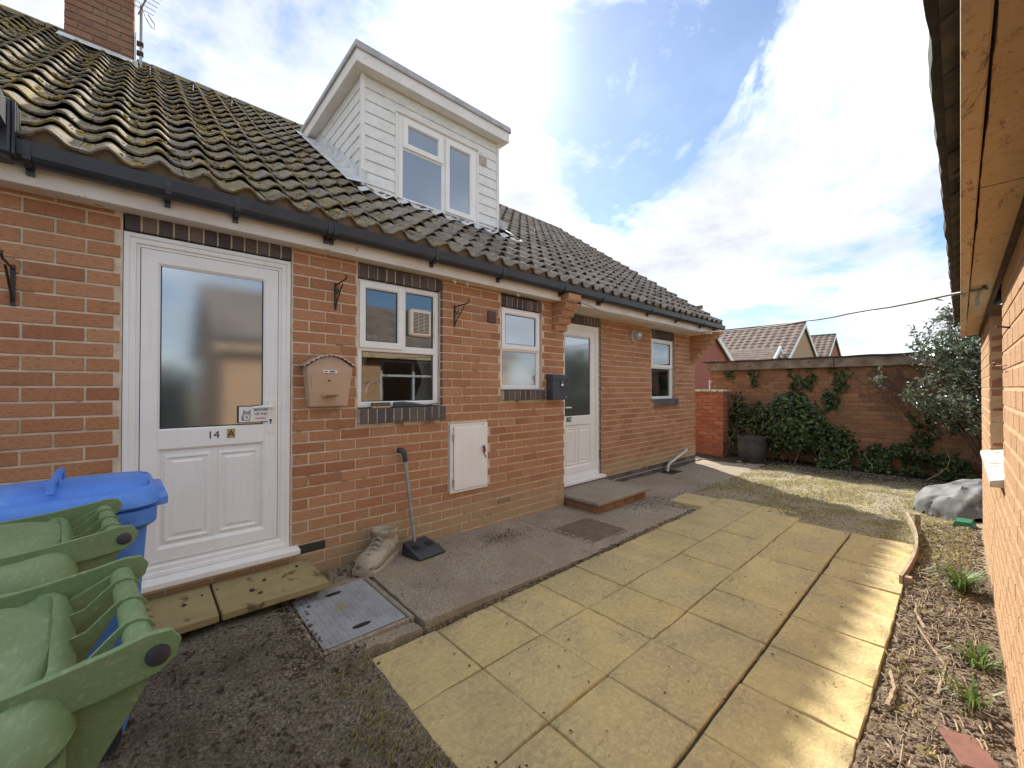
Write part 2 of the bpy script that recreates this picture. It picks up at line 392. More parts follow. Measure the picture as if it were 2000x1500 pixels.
def header_row(x0, x1, z0, z1, y, n, mat, proud=0.0, depth=0.1):
    """bricks on edge: list of boxes for sills and lintels (walls that face -y)"""
    p = (x1-x0)/n
    return [(x0+i*p+0.006, x0+(i+1)*p-0.006, y-proud, y+depth, z0, z1) for i in range(n)]

# ------------------------------------------------------------------ the ground
def gz(x):
    if x < 0.9: return 0.055
    if x < 3.7: return 0.055-(x-0.9)*0.032
    return max(-0.065, -0.035-(x-3.7)*0.008)
YP0, YP1 = -1.15, -2.96          # patio edges along the path and along the soil strip
PZ = -0.03
def inside(x, y, x0, x1, y0, y1, m=0.06):
    return min(x-x0, x1-x, y-y0, y1-y) > m
def ground_h(x, y):
    n = fbm(x*1.3, y*1.3)*0.02+fbm(x*6, y*6, 3)*0.010+fbm(x*21, y*21, 7)*0.006
    if x < 0.88: base = 0.062 if y > -0.6 else max(0.0, 0.062-(-0.6-y)*0.07)
    elif y < YP1: base = PZ-0.005+n*0.8+max(0, -2.98-y)*0.10
    else: base = -0.06
    if x > 4.7: base = max(-0.075, -0.05-(x-4.7)*0.005)+n*0.6
    if x > 4.7 and y < YP1: base += max(0, -2.98-y)*0.05
    h = base+n
    if inside(x, y, 0.86, 5.22, YP1, YP0, 0.03): h = min(h, -0.085)
    if inside(x, y, 0.62, 4.84, -1.12, 0.05, 0.02) or inside(x, y, 4.8, 8.6, -0.73, 0.35, 0.02): h = -0.11
    if y > 0.1 and x < 8.1: h = -0.15
    return h
def soil_mat():
    t = MT('bare ground', 0.95, spec=0.2); x, y, z = t.xyz()
    wob = t.math('MULTIPLY', t.math('SUBTRACT', t.noise(2.3, 6, 0.65), 0.5), 0.9)
    tar = t.ramp(t.noise(75, 7, 0.82), [(0.36, (0.06, 0.048, 0.034)), (0.50, (0.20, 0.168, 0.122)), (0.64, (0.44, 0.385, 0.295))])
    tar = t.mix(t.ramp(t.noise(3.2, 6, 0.65), [(0.48, 0.0), (0.66, 0.6)]), tar, (0.10, 0.077, 0.052))
    soil = t.ramp(t.noise(34, 6, 0.7), [(0.30, (0.07, 0.05, 0.034)), (0.5, (0.21, 0.155, 0.105)), (0.68, (0.42, 0.335, 0.235))])
    grav = t.ramp(t.noise(60, 5, 0.75), [(0.30, (0.12, 0.095, 0.065)), (0.5, (0.33, 0.28, 0.19)), (0.68, (0.60, 0.52, 0.37))])
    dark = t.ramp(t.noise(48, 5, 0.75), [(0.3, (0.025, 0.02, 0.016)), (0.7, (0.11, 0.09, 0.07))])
    c = t.mix(t.lin(t.math('ADD', y, t.math('MULTIPLY', wob, 0.3)), -2.85, -2.97), tar, soil)
    c = t.mix(t.lin(t.math('ADD', x, wob), 4.55, 4.9), c, grav)
    c = t.mix(t.math('MULTIPLY', t.ramp(t.noise(4.5, 6, 0.7, off=2), [(0.48, 0.0), (0.6, 0.65)]), t.lin(x, 4.9, 5.6)), c, (0.36, 0.32, 0.11))
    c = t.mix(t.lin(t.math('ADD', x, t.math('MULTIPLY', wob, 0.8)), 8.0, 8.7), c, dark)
    c = t.mix(t.lin(x, 11, 14), c, (0.10, 0.12, 0.05))
    t.color(c); t.bump(t.noise(85, 6, 0.75), 0.9, 0.02); return t.m
SOIL = soil_mat()
g = MB(); sx = 0.045; X0, X1, Y0, Y1 = -2.6, 11.2, -5.2, 1.6
nx, ny = int((X1-X0)/sx), int((Y1-Y0)/sx)
for j in range(ny+1):
    for i in range(nx+1):
        x, y = X0+(X1-X0)*i/nx, Y0+(Y1-Y0)*j/ny
        g.v.append((x, y, ground_h(x, y)))
for j in range(ny):
    for i in range(nx):
        a = j*(nx+1)+i; g.f.append((a, a+1, a+nx+2, a+nx+1))
b = len(g.v); F = 600
# outer skirt out to the horizon, joined to the four corners of the fine sheet
south = [i for i in range(nx+1)]; north = [ny*(nx+1)+i for i in range(nx, -1, -1)]
east = [j*(nx+1)+nx for j in range(ny+1)]; west = [j*(nx+1) for j in range(ny, -1, -1)]
g.v += [(-F, -F, -0.1), (F, -F, -0.1), (F, F, -0.1), (-F, F, -0.1)]
for e, (p, q) in ((south, (b, b+1)), (east, (b+1, b+2)), (north, (b+2, b+3)), (west, (b+3, b))):
    h = len(e)//2
    for k in range(len(e)-1): g.f.append((e[k+1], e[k], p if k < h else q))
    g.f.append((e[h], p, q))
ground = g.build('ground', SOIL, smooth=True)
tag(ground, 'bare trodden ground of grit, soil and thin grass around the patio', 'ground', kind='structure')

# concrete path: a few poured bays with worn edges
def bay(x0, x1, y0, y1, zf, parent, hole=None, thick=0.10, wob=0.012, name='concrete_bay'):
    nx, ny = max(4, int((x1-x0)/0.07)), max(3, int((y1-y0)/0.07)); m = MB()
    top = []
    for j in range(ny+1):
        for i in range(nx+1):
            x, y = x0+(x1-x0)*i/nx, y0+(y1-y0)*j/ny
            ed = (i in (0, nx)) or (j in (0, ny))
            dx = fbm(x*7, y*7, 1)*wob if i in (0, nx) else 0; dy = fbm(x*7, y*7, 9)*wob if j in (0, ny) else 0
            z = zf(x)+fbm(x*2.2, y*2.2, 5)*0.010-(0.012 if ed else 0)
            m.v.append((x+dx, y+dy, z))
    for j in range(ny):
        for i in range(nx):
            xm, ym = x0+(x1-x0)*(i+.5)/nx, y0+(y1-y0)*(j+.5)/ny
            if hole and hole[0] < xm < hole[1] and hole[2] < ym < hole[3]: continue
            a = j*(nx+1)+i; m.f.append((a, a+1, a+nx+2, a+nx+1))
    rim = [i for i in range(nx+1)]+[j*(nx+1)+nx for j in range(1, ny+1)]+[ny*(nx+1)+i for i in range(nx-1, -1, -1)]+[j*(nx+1) for j in range(ny-1, 0, -1)]
    b = len(m.v); m.v += [(m.v[r][0], m.v[r][1], m.v[r][2]-thick) for r in rim]
    for k in range(len(rim)):
        k2 = (k+1) % len(rim); m.f.append((rim[k2], rim[k], b+k, b+k2))
    return m.build(name, CONC, parent, smooth=True)
path = thing('concrete_path', (2.5, -0.55, 0), 'worn grey brown concrete path along the foot of the house wall', 'path'); path['kind'] = 'structure'
bay(0.58, 1.235, -1.12, 0.06, lambda x: gz(x)-0.030, path, wob=0.05)
bay(1.24, 3.02, -1.13, 0.06, gz, path)
bay(3.025, 4.83, -1.12, 0.34, gz, path)
bay(4.835, 8.02, -0.73, 0.34, gz, path)
bay(8.025, 9.1, -0.70, 0.75, lambda x: gz(x)-0.01, path)

# patio of riven buff slabs
def slab_mat():
    t = MT('buff paving slab', 0.88, spec=0.3)
    c = t.ramp(t.rnd(), [(0.0, (0.50, 0.385, 0.135)), (0.25, (0.60, 0.465, 0.175)), (0.45, (0.47, 0.365, 0.155)), (0.65, (0.64, 0.505, 0.20)), (0.85, (0.44, 0.35, 0.165)), (1.0, (0.57, 0.445, 0.18))])
    c = t.mix(t.ramp(t.noise(3.0, 6, 0.65), [(0.44, 0.0), (0.62, 0.75)]), c, (0.37, 0.285, 0.15))
    c = t.mix(t.ramp(t.noise(36, 7, 0.78), [(0.46, 0.0), (0.60, 0.62)]), c, (0.74, 0.59, 0.27))
    c = t.mix(t.ramp(t.noise(1.1, 6, 0.7, off=17), [(0.48, 0.0), (0.66, 0.55)]), c, (0.31, 0.27, 0.12))
    c = t.mix(t.ramp(t.noise(48, 7, 0.78, off=4), [(0.55, 0.0), (0.66, 0.62)]), c, (0.22, 0.165, 0.09))
    c = t.mix(0.22, c, (0.45, 0.40, 0.30))
    c = t.mix(t.ramp(t.noise(5, 8, 0.72, 2.0, (0.6, 3.0, 1), off=9), [(0.60, 0.0), (0.66, 0.45)]), c, (0.17, 0.125, 0.07))
    c = t.mix(t.ramp(t.noise(24, 5, 0.7, off=8), [(0.66, 0.0), (0.72, 0.7)]), c, (0.66, 0.57, 0.40))
    t.color(c)
    h = t.math('ADD', t.noise(11, 7, 0.62, 1.2, (1.0, 2.2, 1)), t.math('MULTIPLY', t.noise(120, 4, 0.7), 0.25))
    t.bump(h, 0.55, 0.013); return t.m
SLAB = slab_mat()
patio = MB().box(0.87, 5.10, YP1+0.01, YP0-0.01, -0.13, -0.050).build('patio', simple('dark jointing sand', (0.04, 0.03, 0.02), (0.10, 0.08, 0.05), 30, 0.95, 0.6, 80))
tag(patio, 'patio of yellow buff riven slabs laid in four rows', 'patio', kind='structure')
SLABS = []
def slab_mesh(sx, sy, seed):
    m = MB(); n = 8; rg = random.Random(seed)
    cx = [-sx/2, -sx/2+0.004]+[-sx/2+0.004+(sx-0.008)*k/(n-2) for k in range(1, n-2)]+[sx/2-0.004, sx/2]
    cy = [-sy/2, -sy/2+0.004]+[-sy/2+0.004+(sy-0.008)*k/(n-2) for k in range(1, n-2)]+[sy/2-0.004, sy/2]
    q = len(cx)
    for j, y in enumerate(cy):
        for i, x in enumerate(cx):
            ed = i in (0, q-1) or j in (0, q-1)
            z = fbm(x*5+seed*3.1, y*9, seed)*0.0055-(0.005 if ed else 0)
            jx = rg.uniform(-.003, .003) if i in (0, q-1) else 0; jy = rg.uniform(-.003, .003) if j in (0, q-1) else 0
            m.v.append((x+jx, y+jy, z))
    for j in range(q-1):
        for i in range(q-1): m.f.append((j*q+i, j*q+i+1, (j+1)*q+i+1, (j+1)*q+i))
    rim = list(range(q))+[j*q+q-1 for j in range(1, q)]+[(q-1)*q+i for i in range(q-2, -1, -1)]+[j*q for j in range(q-2, 0, -1)]
    b = len(m.v); m.v += [(m.v[r][0], m.v[r][1], -0.05) for r in rim]
    for k in range(len(rim)):
        k2 = (k+1) % len(rim); m.f.append((rim[k2], rim[k], b+k, b+k2))
    me = bpy.data.meshes.new('paving_slab'); me.from_pydata(m.v, [], m.f); me.materials.append(SLAB)
    me.polygons.foreach_set('use_smooth', [True]*len(me.polygons)); me.set_sharp_from_angle(angle=R(40)); return me
rows = [(-1.15, -1.603, 11), (-1.607, -2.055, 11), (-2.059, -2.507, 10), (-2.520, -2.962, 10)]
for ri, (ya, yb, cnt) in enumerate(rows):
    x = 0.865+rng.uniform(-0.004, 0.004)
    for k in range(cnt):
        wd = 0.432+rng.uniform(-0.004, 0.004)
        o = bpy.data.objects.new('paving_slab', slab_mesh(wd-0.005-rng.uniform(0, .004), ya-yb-0.004, rng.randrange(999))); COL.objects.link(o)
        o.location = (x+wd/2, (ya+yb)/2+rng.uniform(-.002, .002), PZ+rng.uniform(-.004, .004))
        o.rotation_euler = (rng.uniform(-.006, .006), rng.uniform(-.006, .006), rng.uniform(-.007, .007)); adopt(o, patio); x += wd
# the stray slab past the notch in the path
o = bpy.data.objects.new('paving_slab', slab_mesh(0.50, 0.42, 77)); COL.objects.link(o); o.location = (5.28, -0.935, -0.035); o.rotation_euler = (0.01, 0, 0.05); adopt(o, patio)

# ------------------------------------------------------------------ the bungalow
XA0, XA1, XB1, YB = -2.2, 3.81, 8.10, 0.28
SOF = 2.416
house = thing('bungalow', (3.0, 0.0, 0.0), 'long brick bungalow with mossy tiled roof, white dormer and two white doors', 'house')
WA = {'doorA': (-0.09, 0.795, 0.20, 2.42), 'w1': (1.278, 2.047, 1.11, 2.42), 'w2': (2.792, 3.416, 1.27, 2.42), 'meter': (2.145, 2.603, 0.40, 1.06)}
OB = {'doorB': (4.03, 4.925, 0.05, 2.42), 'w3': (6.415, 7.20, 1.08, 2.42)}
# mortar backing with real openings
def backing(x0, x1, y, z0, z1, ops, thick=0.22):
    xs = sorted({x0, x1, *[q for o in ops for q in o[:2]]}); m = MB()
    for a, b in zip(xs[:-1], xs[1:]):
        zs = [(z0, z1)]
        for o in ops:
            if o[0] <= a+1e-6 and o[1] >= b-1e-6:
                zs = [p for q in zs for p in ((q[0], min(q[1], o[2])), (max(q[0], o[3]), q[1])) if p[1]-p[0] > 1e-4]
        for p in zs: m.box(a, b, y, y+thick, p[0], p[1])
    return m
fw = backing(XA0, XA1-0.012, 0.0055, -0.2, 2.50, list(WA.values()))
fw.box(XA1-0.20, XA1-0.012, 0.22, 0.60, -0.2, 2.5)
bb = backing(XA1-0.1, XB1-0.012, YB+0.0055, -0.2, 2.50, list(OB.values()))
fw.add(bb.v, bb.f)
fwall = fw.build('front_wall', MORT, house)
pcs = wall_pieces((0, 0), 0, XA0, XA1, -0.1, 2.50, [(o[0]-.004, o[1]+.004, o[2], o[3]) for o in WA.values()], BRK, zref=0.02)
pcs += wall_pieces((XA1, 0), math.pi/2, 0.012, YB, -0.1, 2.50, [], BRK, zref=0.02, uref=0.1)
pb = wall_pieces((0, YB), 0, XA1+0.02, XB1, -0.12, 2.50, [(o[0]-.004, o[1]+.03, o[2], o[3]) for o in OB.values()], BRK, zref=0.02, uref=0.05)
pcs += [(p[0], p[1], p[2], p[3], DBRK if (p[0][2] < 0.105 and p[0][0] > 4.95) else p[4]) for p in pb]
# corbelled kneelers that close the eaves
for xa, xb, yw, n0 in ((XA1-0.222, XA1, 0.0, 5), (XB1-0.222, XB1, YB, 7)):
    for k in range(n0):
        z0 = 2.50-(n0-k)*BH; prj = (yw+0.262)*(k+1)/n0
        pcs.append((((xa+xb)/2, yw-prj, z0+BH/2-JT/2), 0, xb-xa, BH-JT, BRK))
        pcs.append(((xa, yw-prj/2+0.012, z0+BH/2-JT/2), -math.pi/2, prj-0.03 if prj > 0.06 else 0.03, BH-JT, BRK))
        pcs.append(((xb, yw-prj/2+0.012, z0+BH/2-JT/2), math.pi/2, prj-0.03 if prj > 0.06 else 0.03, BH-JT, BRK))
        MB().box(xa+0.006, xb-0.006, yw-prj+0.02, yw+0.02, z0-JT*0.8, z0+BH-JT).build('kneeler_core', MORT, fwall)
lay_bricks(pcs, fwall)
# dark bricks on edge over and under the openings
for x0, x1, z0, z1, y, n, proud, nm in ((-0.085, 0.80, 2.325, 2.425, 0, 12, 0.004, 'lintel_brick'), (1.285, 2.075, 2.298, 2.408, 0, 10, 0.004, 'lintel_brick'),
        (2.80, 3.42, 2.275, 2.385, 0, 8, 0.004, 'lintel_brick'), (1.276, 2.086, 1.112, 1.235, 0, 11, 0.045, 'sill_brick'), (2.80, 3.435, 1.272, 1.378, 0, 8, 0.045, 'sill_brick'),
        (4.03, 4.96, 2.29, 2.41, YB, 12, 0.004, 'lintel_brick'), (6.42, 7.23, 2.265, 2.40, YB, 10, 0.004, 'lintel_brick'), (6.42, 7.32, 1.085, 1.205, YB, 11, 0.045, 'sill_brick')):
    p = (x1-x0)/n
    for i in range(n):
        e = rng.uniform(-.002, .002)
        MB().cbox(x0+i*p+.005, x0+(i+1)*p-.005, y-proud+e, y+0.09, z0+e, z1, 0.003).build(nm, DBRK, fwall)
    MB().box(x0+0.004, x1-0.004, y-proud+0.007, y+0.085, z0+0.004, z1-0.004).build('mortar_bed', MORT, fwall)
for x0, z0, z1, y in ((2.05, 1.24, 2.40, 0.0), (4.93, 0.12, 2.41, YB), (7.205, 1.21, 2.40, YB)):
    k = 0; z = z0
    while z < z1-0.03:
        MB().cbox(x0, x0+0.026, y-0.001, y+0.06, z+0.004, min(z+BH-0.006, z1), 0.002).build('jamb_brick', DBRK, fwall); z += BH
# side, back and gable walls close the house
hb = MB()
hb.box(XA0, XB1, 7.42, 7.60, -0.2, 2.6)
for x0, x1 in ((XA0, XA0+0.2), (XB1-0.23, XB1-0.012)):
    hb.add([(x0, 0.5, -0.2), (x1, 0.5, -0.2), (x1, 7.5, -0.2), (x0, 7.5, -0.2), (x0, 0.5, 2.96), (x1, 0.5, 2.96), (x1, 7.5, 2.75), (x0, 7.5, 2.75), (x0, 3.86, 5.38), (x1, 3.86, 5.38)],
           [(0, 3, 7, 8, 4), (1, 5, 9, 6, 2), (0, 1, 2, 3), (4, 8, 9, 5), (8, 7, 6, 9), (0, 4, 5, 1), (2, 6, 7, 3)])
hb.box(XA0+.2, XB1-.23, 0.5, 7.4, 2.46, 2.50)
hb.build('rear_walls', brick_mat('rear brick', [(0.36, 0.16, 0.09), (0.42, 0.2, 0.1)], (0.4, 0.25, 0.15)), house)

# ---- eaves
eav = MB()
eav.cbox(XA0, XA1-0.005, -0.140, -0.118, SOF-0.006, 2.585, 0.003)
fasc = eav.build('fascia', FASC, house)
MB().cbox(XA1+0.16, XB1-0.01, -0.140, -0.118, SOF-0.010, 2.585, 0.003).build('fascia', FASC, house)
MB().box(XA0, XA1-0.223, -0.118, 0.012, SOF, SOF+0.012).build('soffit', FASC, house)
MB().box(XA1+0.006, XB1-0.223, -0.118, YB+0.012, SOF-0.004, SOF+0.008).build('soffit', FASC, house)
gut = MB(); pr = []
for a in range(9):
    t = math.pi*a/8; pr.append((-0.197-0.055*math.cos(t), 2.545-0.058*math.sin(t)**0.8))
prof = [(-0.252, 2.582), (-0.258, 2.582)]+[(p[0]-0.0, p[1]) for p in pr]+[(-0.142, 2.590), (-0.148, 2.590)]+[(p[0]*0.94-0.012, p[1]+0.006) for p in reversed(pr)]
gut.loft([[(x, y, z) for y, z in prof] for x in (XA0, XB1+0.10)], cap=True)
gutter = gut.build('gutter', GUT, house)
for px_ in (-0.42, 0.10, 0.43, 0.98, 1.02, 1.86, 2.62, 3.55, 4.28, 4.32, 5.5, 6.4, 7.3):
    m = MB()
    arc = [(p[0]-0.0045*math.cos(math.pi*k/8)-0.0, p[1]-0.0055) for k, p in enumerate(pr)]
    m.loft([[(px_+dx, y, z) for y, z in [(-0.257, 2.586)]+arc+[(-0.142, 2.592), (-0.142, 2.55), (-0.15, 2.49), (-0.2, 2.476), (-0.25, 2.5)]] for dx in (-0.014, 0.014)], cap=True)
    m.box(px_-0.014, px_+0.014, -0.165, -0.141, 2.455, 2.50)
    m.build('gutter_bracket', GUT, gutter)
# gutter angle on the far left where another run joins
m = MB(); m.cbox(-0.62, -0.462, -0.285, -0.135, 2.49, 2.76, 0.012); m.cbox(-0.66, -0.475, -0.42, -0.286, 2.60, 2.74, 0.012)
for k in range(4): m.box(-0.4615, -0.452, -0.28+k*0.035, -0.262+k*0.035, 2.50, 2.75)
m.build('gutter_angle', GUT, gutter)

# ---- roof
ES, EZ, TAN = -0.20, 2.60, 0.729
ANG = math.atan(TAN); CA, SA = math.cos(ANG), math.sin(ANG)
def roof_pt(x, s, n): return (x, ES+s*CA-n*SA, EZ+s*SA+n*CA)
RIDGE_S = (3.86-ES)/CA
deck = MB(); q = [roof_pt(XA0, 0.02, -0.04), roof_pt(XB1+0.02, 0.02, -0.04), roof_pt(XB1+0.02, RIDGE_S, -0.04), roof_pt(XA0, RIDGE_S, -0.04)]
q2 = [(XA0, 7.95, 2.62), (XB1+.02, 7.95, 2.62)]
deck.add(q+q2+[(p[0], p[1], p[2]-0.03) for p in q+q2], [(0, 1, 2, 3), (3, 2, 5, 4), (6, 9, 8, 7), (9, 10, 11, 8), (0, 6, 7, 1), (1, 7, 8, 2), (2, 8, 11, 5), (4, 5, 11, 10), (0, 3, 9, 6), (3, 4, 10, 9)])
roof = deck.build('roof', simple('roof felt', (0.03, 0.03, 0.03), (0.05, 0.05, 0.05), 8, 0.9), house)
TWD, GAUGE, TLEN, ROLL = 0.210, 0.272, 0.335, 0.210
def tile_h(u, f=0.0):
    """height of the tile over its bed: u across the tile, f=0 at the tail, 1 at the head"""
    return (0.054-0.014*f)*(0.5-0.5*math.cos(2*math.pi*u/ROLL))**1.7+0.033*(1-f)
def tile_mesh(seed, seg=12):
    rg = random.Random(seed); m = MB(); us = [TWD*k/seg for k in range(seg+1)]
    wv = [rg.uniform(-0.0018, 0.0018) for _ in us]; tl = rg.uniform(-0.007, 0.007)
    chip = [rg.uniform(-.003, .003)+(rg.uniform(.004, .018) if rg.random() < .10 else 0) for _ in us]
    def P(u, s, n): return (u, s*CA-n*SA, s*SA+n*CA)
    bot = [P(u-TWD/2, chip[i], tile_h(u)+wv[i]+tl*(u/TWD-.5)) for i, u in enumerate(us)]
    mid = [P(u-TWD/2, chip[i]+0.010, tile_h(u)+0.0025+wv[i]+tl*(u/TWD-.5)) for i, u in enumerate(us)]
    top = [P(u-TWD/2, TLEN, tile_h(u, 1)) for u in us]
    und = [P(u-TWD/2, chip[i]+.002, tile_h(u)-.013+tl*(u/TWD-.5)) for i, u in enumerate(us)]
    und2 = [P(u-TWD/2, 0.10, tile_h(u)-.016) for u in us]
    m.loft([und2, und, bot, mid, top], closed=False)
    me = bpy.data.meshes.new('roof_tile'); me.from_pydata(m.v, [], m.f); me.materials.append(TILE)
    me.polygons.foreach_set('use_smooth', [True]*len(me.polygons)); me.set_sharp_from_angle(angle=R(45)); return me
TMESH = [tile_mesh(s) for s in range(14)]
DX0, DX1, DY0, DZ0, DZT = 1.745, 3.655, 1.09, 3.50, 4.815       # dormer box
tl = []; ncol = int((XB1+0.06-XA0)/TWD); nrow = int(RIDGE_S/GAUGE)+1
for r_ in range(nrow):
    s = r_*GAUGE-0.01
    for c in range(ncol):
        x = XB1+0.05-TWD/2-c*TWD
        if s+0.3 > RIDGE_S-0.02 and r_ == nrow-1 and s > RIDGE_S-0.12: continue
        p = roof_pt(x, s, 0)
        if DX0+0.02 < x < DX1-0.02 and p[1] > DY0-0.12: continue
        q = project((p[0], p[1]+0.1, p[2]+0.1)); sc = -1
        if q and -60 < q[0] < 2060 and -60 < q[1] < 1560: sc = 1/q[2]**2
        tl.append((sc, p))
tl.sort(key=lambda e: -e[0]); rest = MB()
for i, (sc, p) in enumerate(tl):
    me = rng.choice(TMESH); dz = rng.uniform(-.004, .006)
    if i < 300 and sc > 0:
        o = bpy.data.objects.new('roof_tile', me); COL.objects.link(o); o.location = (p[0], p[1], p[2]+dz)
        o.rotation_euler = (rng.uniform(-.014, .014), rng.uniform(-.02, .02), rng.uniform(-.018, .018)); adopt(o, roof)
    else: rest.add([(p[0]+v.co.x, p[1]+v.co.y, p[2]+v.co.z+dz) for v in me.vertices], [tuple(f.vertices) for f in me.polygons])
rest.build('roof_tile_field', TILE, roof, smooth=True, kind='stuff')
m = MB(); lo = []
for k in range(int((XB1+.05-XA0)/.03)):
    xx = XA0+k*.03; n_ = tile_h((XB1+0.05-xx) % ROLL)-.016+.004*fbm(xx*9, 2)
    lo.append([roof_pt(xx, .035, -.05), roof_pt(xx, .022+.006*fbm(xx*14, 5), -.02), roof_pt(xx, .026, n_), roof_pt(xx, .07, n_)])
m.loft(lo, closed=False); m.build('eaves_bedding', DMORT, roof)
# half round ridge tiles
x = XA0
while x < XB1+0.05:
    ln = min(0.45, XB1+0.06-x); m = MB(); lo = []
    for xx, rr in ((x, 0.135), (x+0.02, 0.138), (x+ln-0.008, 0.13)):
        lo.append([(xx, 3.86-rr*math.cos(math.pi*k/8), 5.50+rr*0.8*math.sin(math.pi*k/8)+0.02) for k in range(9)])
    m.loft(lo, closed=False); m.f.append(tuple(range(8, -1, -1))); m.build('ridge_tile', TILE, roof, smooth=True); x += 0.45
# verge: mortar and undercloak at the gable end
v = MB(); v.loft([[roof_pt(XB1+d, s, n) for d, n in ((0.045, -0.05), (0.075, -0.05), (0.075, 0.02), (0.045, 0.02))] for s in (0.0, RIDGE_S)], cap=True)
v.build('verge', MORT, roof)
# moss cushions: thick on the left and along the lower courses
ms = MB(); mr = random.Random(5)
for k in range(15000):
    x = mr.uniform(-1.9, 4.9); s = RIDGE_S*mr.random()
    dens = max(0.0, min(1, (2.9-x)/2.6))*.85
    cl_ = fbm(x*1.5, s*1.9, 4)+.5*fbm(x*5, s*5, 9)
    if s < 0.62: dens = max(dens, 0.55 if x < 2.9 else 0.40*max(0, 1-(x-2.9)/1.9))
    if mr.random() > dens*(0.40+1.5*cl_): continue
    p0 = roof_pt(x, s, 0)
    if DX0-0.05 < x < DX1+.05 and p0[1] > DY0-0.25: continue
    u = (XB1+0.05-x) % ROLL; sf = ((s+0.01) % GAUGE)
    hgt = tile_h(u, sf/TLEN)
    if hgt-0.036*(1-sf/TLEN) > 0.030 and mr.random() < 0.8: continue
    r1 = mr.uniform(0.006, 0.019); ms.blob(roof_pt(x, s, hgt+0.001), r1, 5, 4, mr.uniform(.35, .8), 0.35, mr)
ms.build('moss', MOSS, roof, smooth=True, kind='stuff')

# ---- chimney
chim = MB().box(-0.672, -0.118, 3.482, 4.20, 4.9, 7.3).build('chimney', DMORT, house)
cp = wall_pieces((-0.68, 3.47), 0, 0, 0.57, 5.22, 7.3, [], CBRK)+wall_pieces((-0.11, 3.47), math.pi/2, 0.012, 0.74, 5.1, 7.3, [], CBRK, uref=0.1)
cp += wall_pieces((-0.68, 4.21), -math.pi/2, 0.0, 0.728, 5.1, 7.3, [], CBRK, uref=0.1)
lay_bricks(cp, chim)
m = MB()
for k in range(12):
    xa = -0.72+k*0.05; dz = 0.012*math.sin(k*2.1)
    m.add([roof_pt(xa, (3.30-ES)/CA+dz, 0.08), roof_pt(xa+0.051, (3.30-ES)/CA+0.012*math.sin((k+1)*2.1), 0.08), (xa+0.051, 3.455, 5.37), (xa, 3.455, 5.37)], [(0, 1, 2, 3)])
m.box(-0.72, -0.07, 3.452, 3.468, 5.20, 5.375)
m.box(-0.105, -0.085, 3.45, 4.0, 5.2, 5.72)
m.build('lead_flashing', LEAD, chim)

# ---- dormer
def clad_mat():
    t = MT('painted cladding board', 0.5)
    c = t.mix(t.ramp(t.noise(5, 6, 0.65), [(0.35, 0.0), (0.7, 1.0)]), (0.80, 0.80, 0.785), (0.70, 0.70, 0.675))
    c = t.mix(t.ramp(t.noise(15, 8, 0.82, 0.5, (0.6, 0.6, 1.6), off=2), [(0.54, 0.0), (0.62, 0.55)]), c, (0.44, 0.44, 0.40))
    c = t.mix(t.ramp(t.noise(60, 6, 0.8, off=6), [(0.62, 0.0), (0.70, 0.7)]), c, (0.30, 0.30, 0.27))
    t.color(c); t.bump(t.noise(35, 6), 0.2, 0.005); return t.m
CLAD = clad_mat()
dorm = MB()
dorm.add([(DX0+.03, DY0+.03, 3.2), (DX1-.03, DY0+.03, 3.2), (DX1-.03, 3.3, 4.95), (DX0+.03, 3.3, 4.95), (DX0+.03, DY0+.03, DZT), (DX1-.03, DY0+.03, DZT)],
         [(0, 1, 5, 4), (1, 2, 5), (0, 4, 3), (4, 5, 2, 3)])
dormer = dorm.build('dormer', simple('dormer sheathing', (0.3, 0.29, 0.27), (0.35, 0.34, 0.32), 5, 0.8), house)
WX0, WX1, WZ0, WZ1 = 2.165, 3.275, 3.56, 4.56
nb = 10; bh = (DZT-DZ0)/nb
for k in range(nb):
    z0, z1 = DZ0+k*bh, DZ0+(k+1)*bh
    spans = [(DX0, DX1)] if z0 > WZ1-0.03 else [(DX0, WX0), (WX1, DX1)]
    for a, b in spans:
        m = MB(); e = 0.005 if a == DX0 else 0.0
        m.loft([[(xx, DY0+0.028, z0-0.004), (xx, DY0-0.014, z0-0.004), (xx, DY0-0.017, z0+0.004), (xx, DY0-0.008, z1-0.012), (xx, DY0-0.002, z1-0.006), (xx, DY0+0.028, z1)] for xx in (a+e, b)], cap=True)
        m.build('cladding_board', CLAD, dormer)
    for side in (0, 1):
        xs = DX0 if side == 0 else DX1; sg = -1 if side == 0 else 1
        yb0 = ES+(z0+0.03-EZ)/TAN+0.10; 
        if yb0 < DY0+0.05: yb0 = DY0+0.05
        yb1 = ES+(z1-EZ)/TAN+0.25
        m = MB(); pz = [(-0.028, z0-0.004), (0.014, z0-0.004), (0.017, z0+0.004), (0.008, z1-0.012), (0.002, z1-0.006), (-0.028, z1)]
        m.loft([[(xs+sg*d, yy, z) for d, z in pz] for yy in (DY0-0.01, max(yb0, yb1))], cap=True)
        m.build('cladding_board', CLAD, dormer)
for xs in (DX0, DX1):
    MB().cbox(xs-0.022, xs+0.022, DY0-0.026, DY0+0.02, DZ0-0.03, DZT, 0.004).build('corner_trim', PAINT, dormer)
OX0, OX1, OY = DX0-0.125, DX1+0.095, DY0-0.155
MB().box(OX0+.02, OX1-.02, OY+0.02, 2.98, DZT-0.002, DZT+0.012).build('dormer_soffit', PAINT, dormer)
m = MB(); m.cbox(OX0, OX1, OY, OY+0.022, DZT-0.012, DZT+0.125, .003); m.cbox(OX0, OX0+0.022, OY+0.023, 3.0, DZT-0.012, DZT+0.125, .003); m.cbox(OX1-0.022, OX1, OY+0.023, 3.0, DZT-0.012, DZT+0.125, .003)
m.build('dormer_fascia', PAINT, dormer)
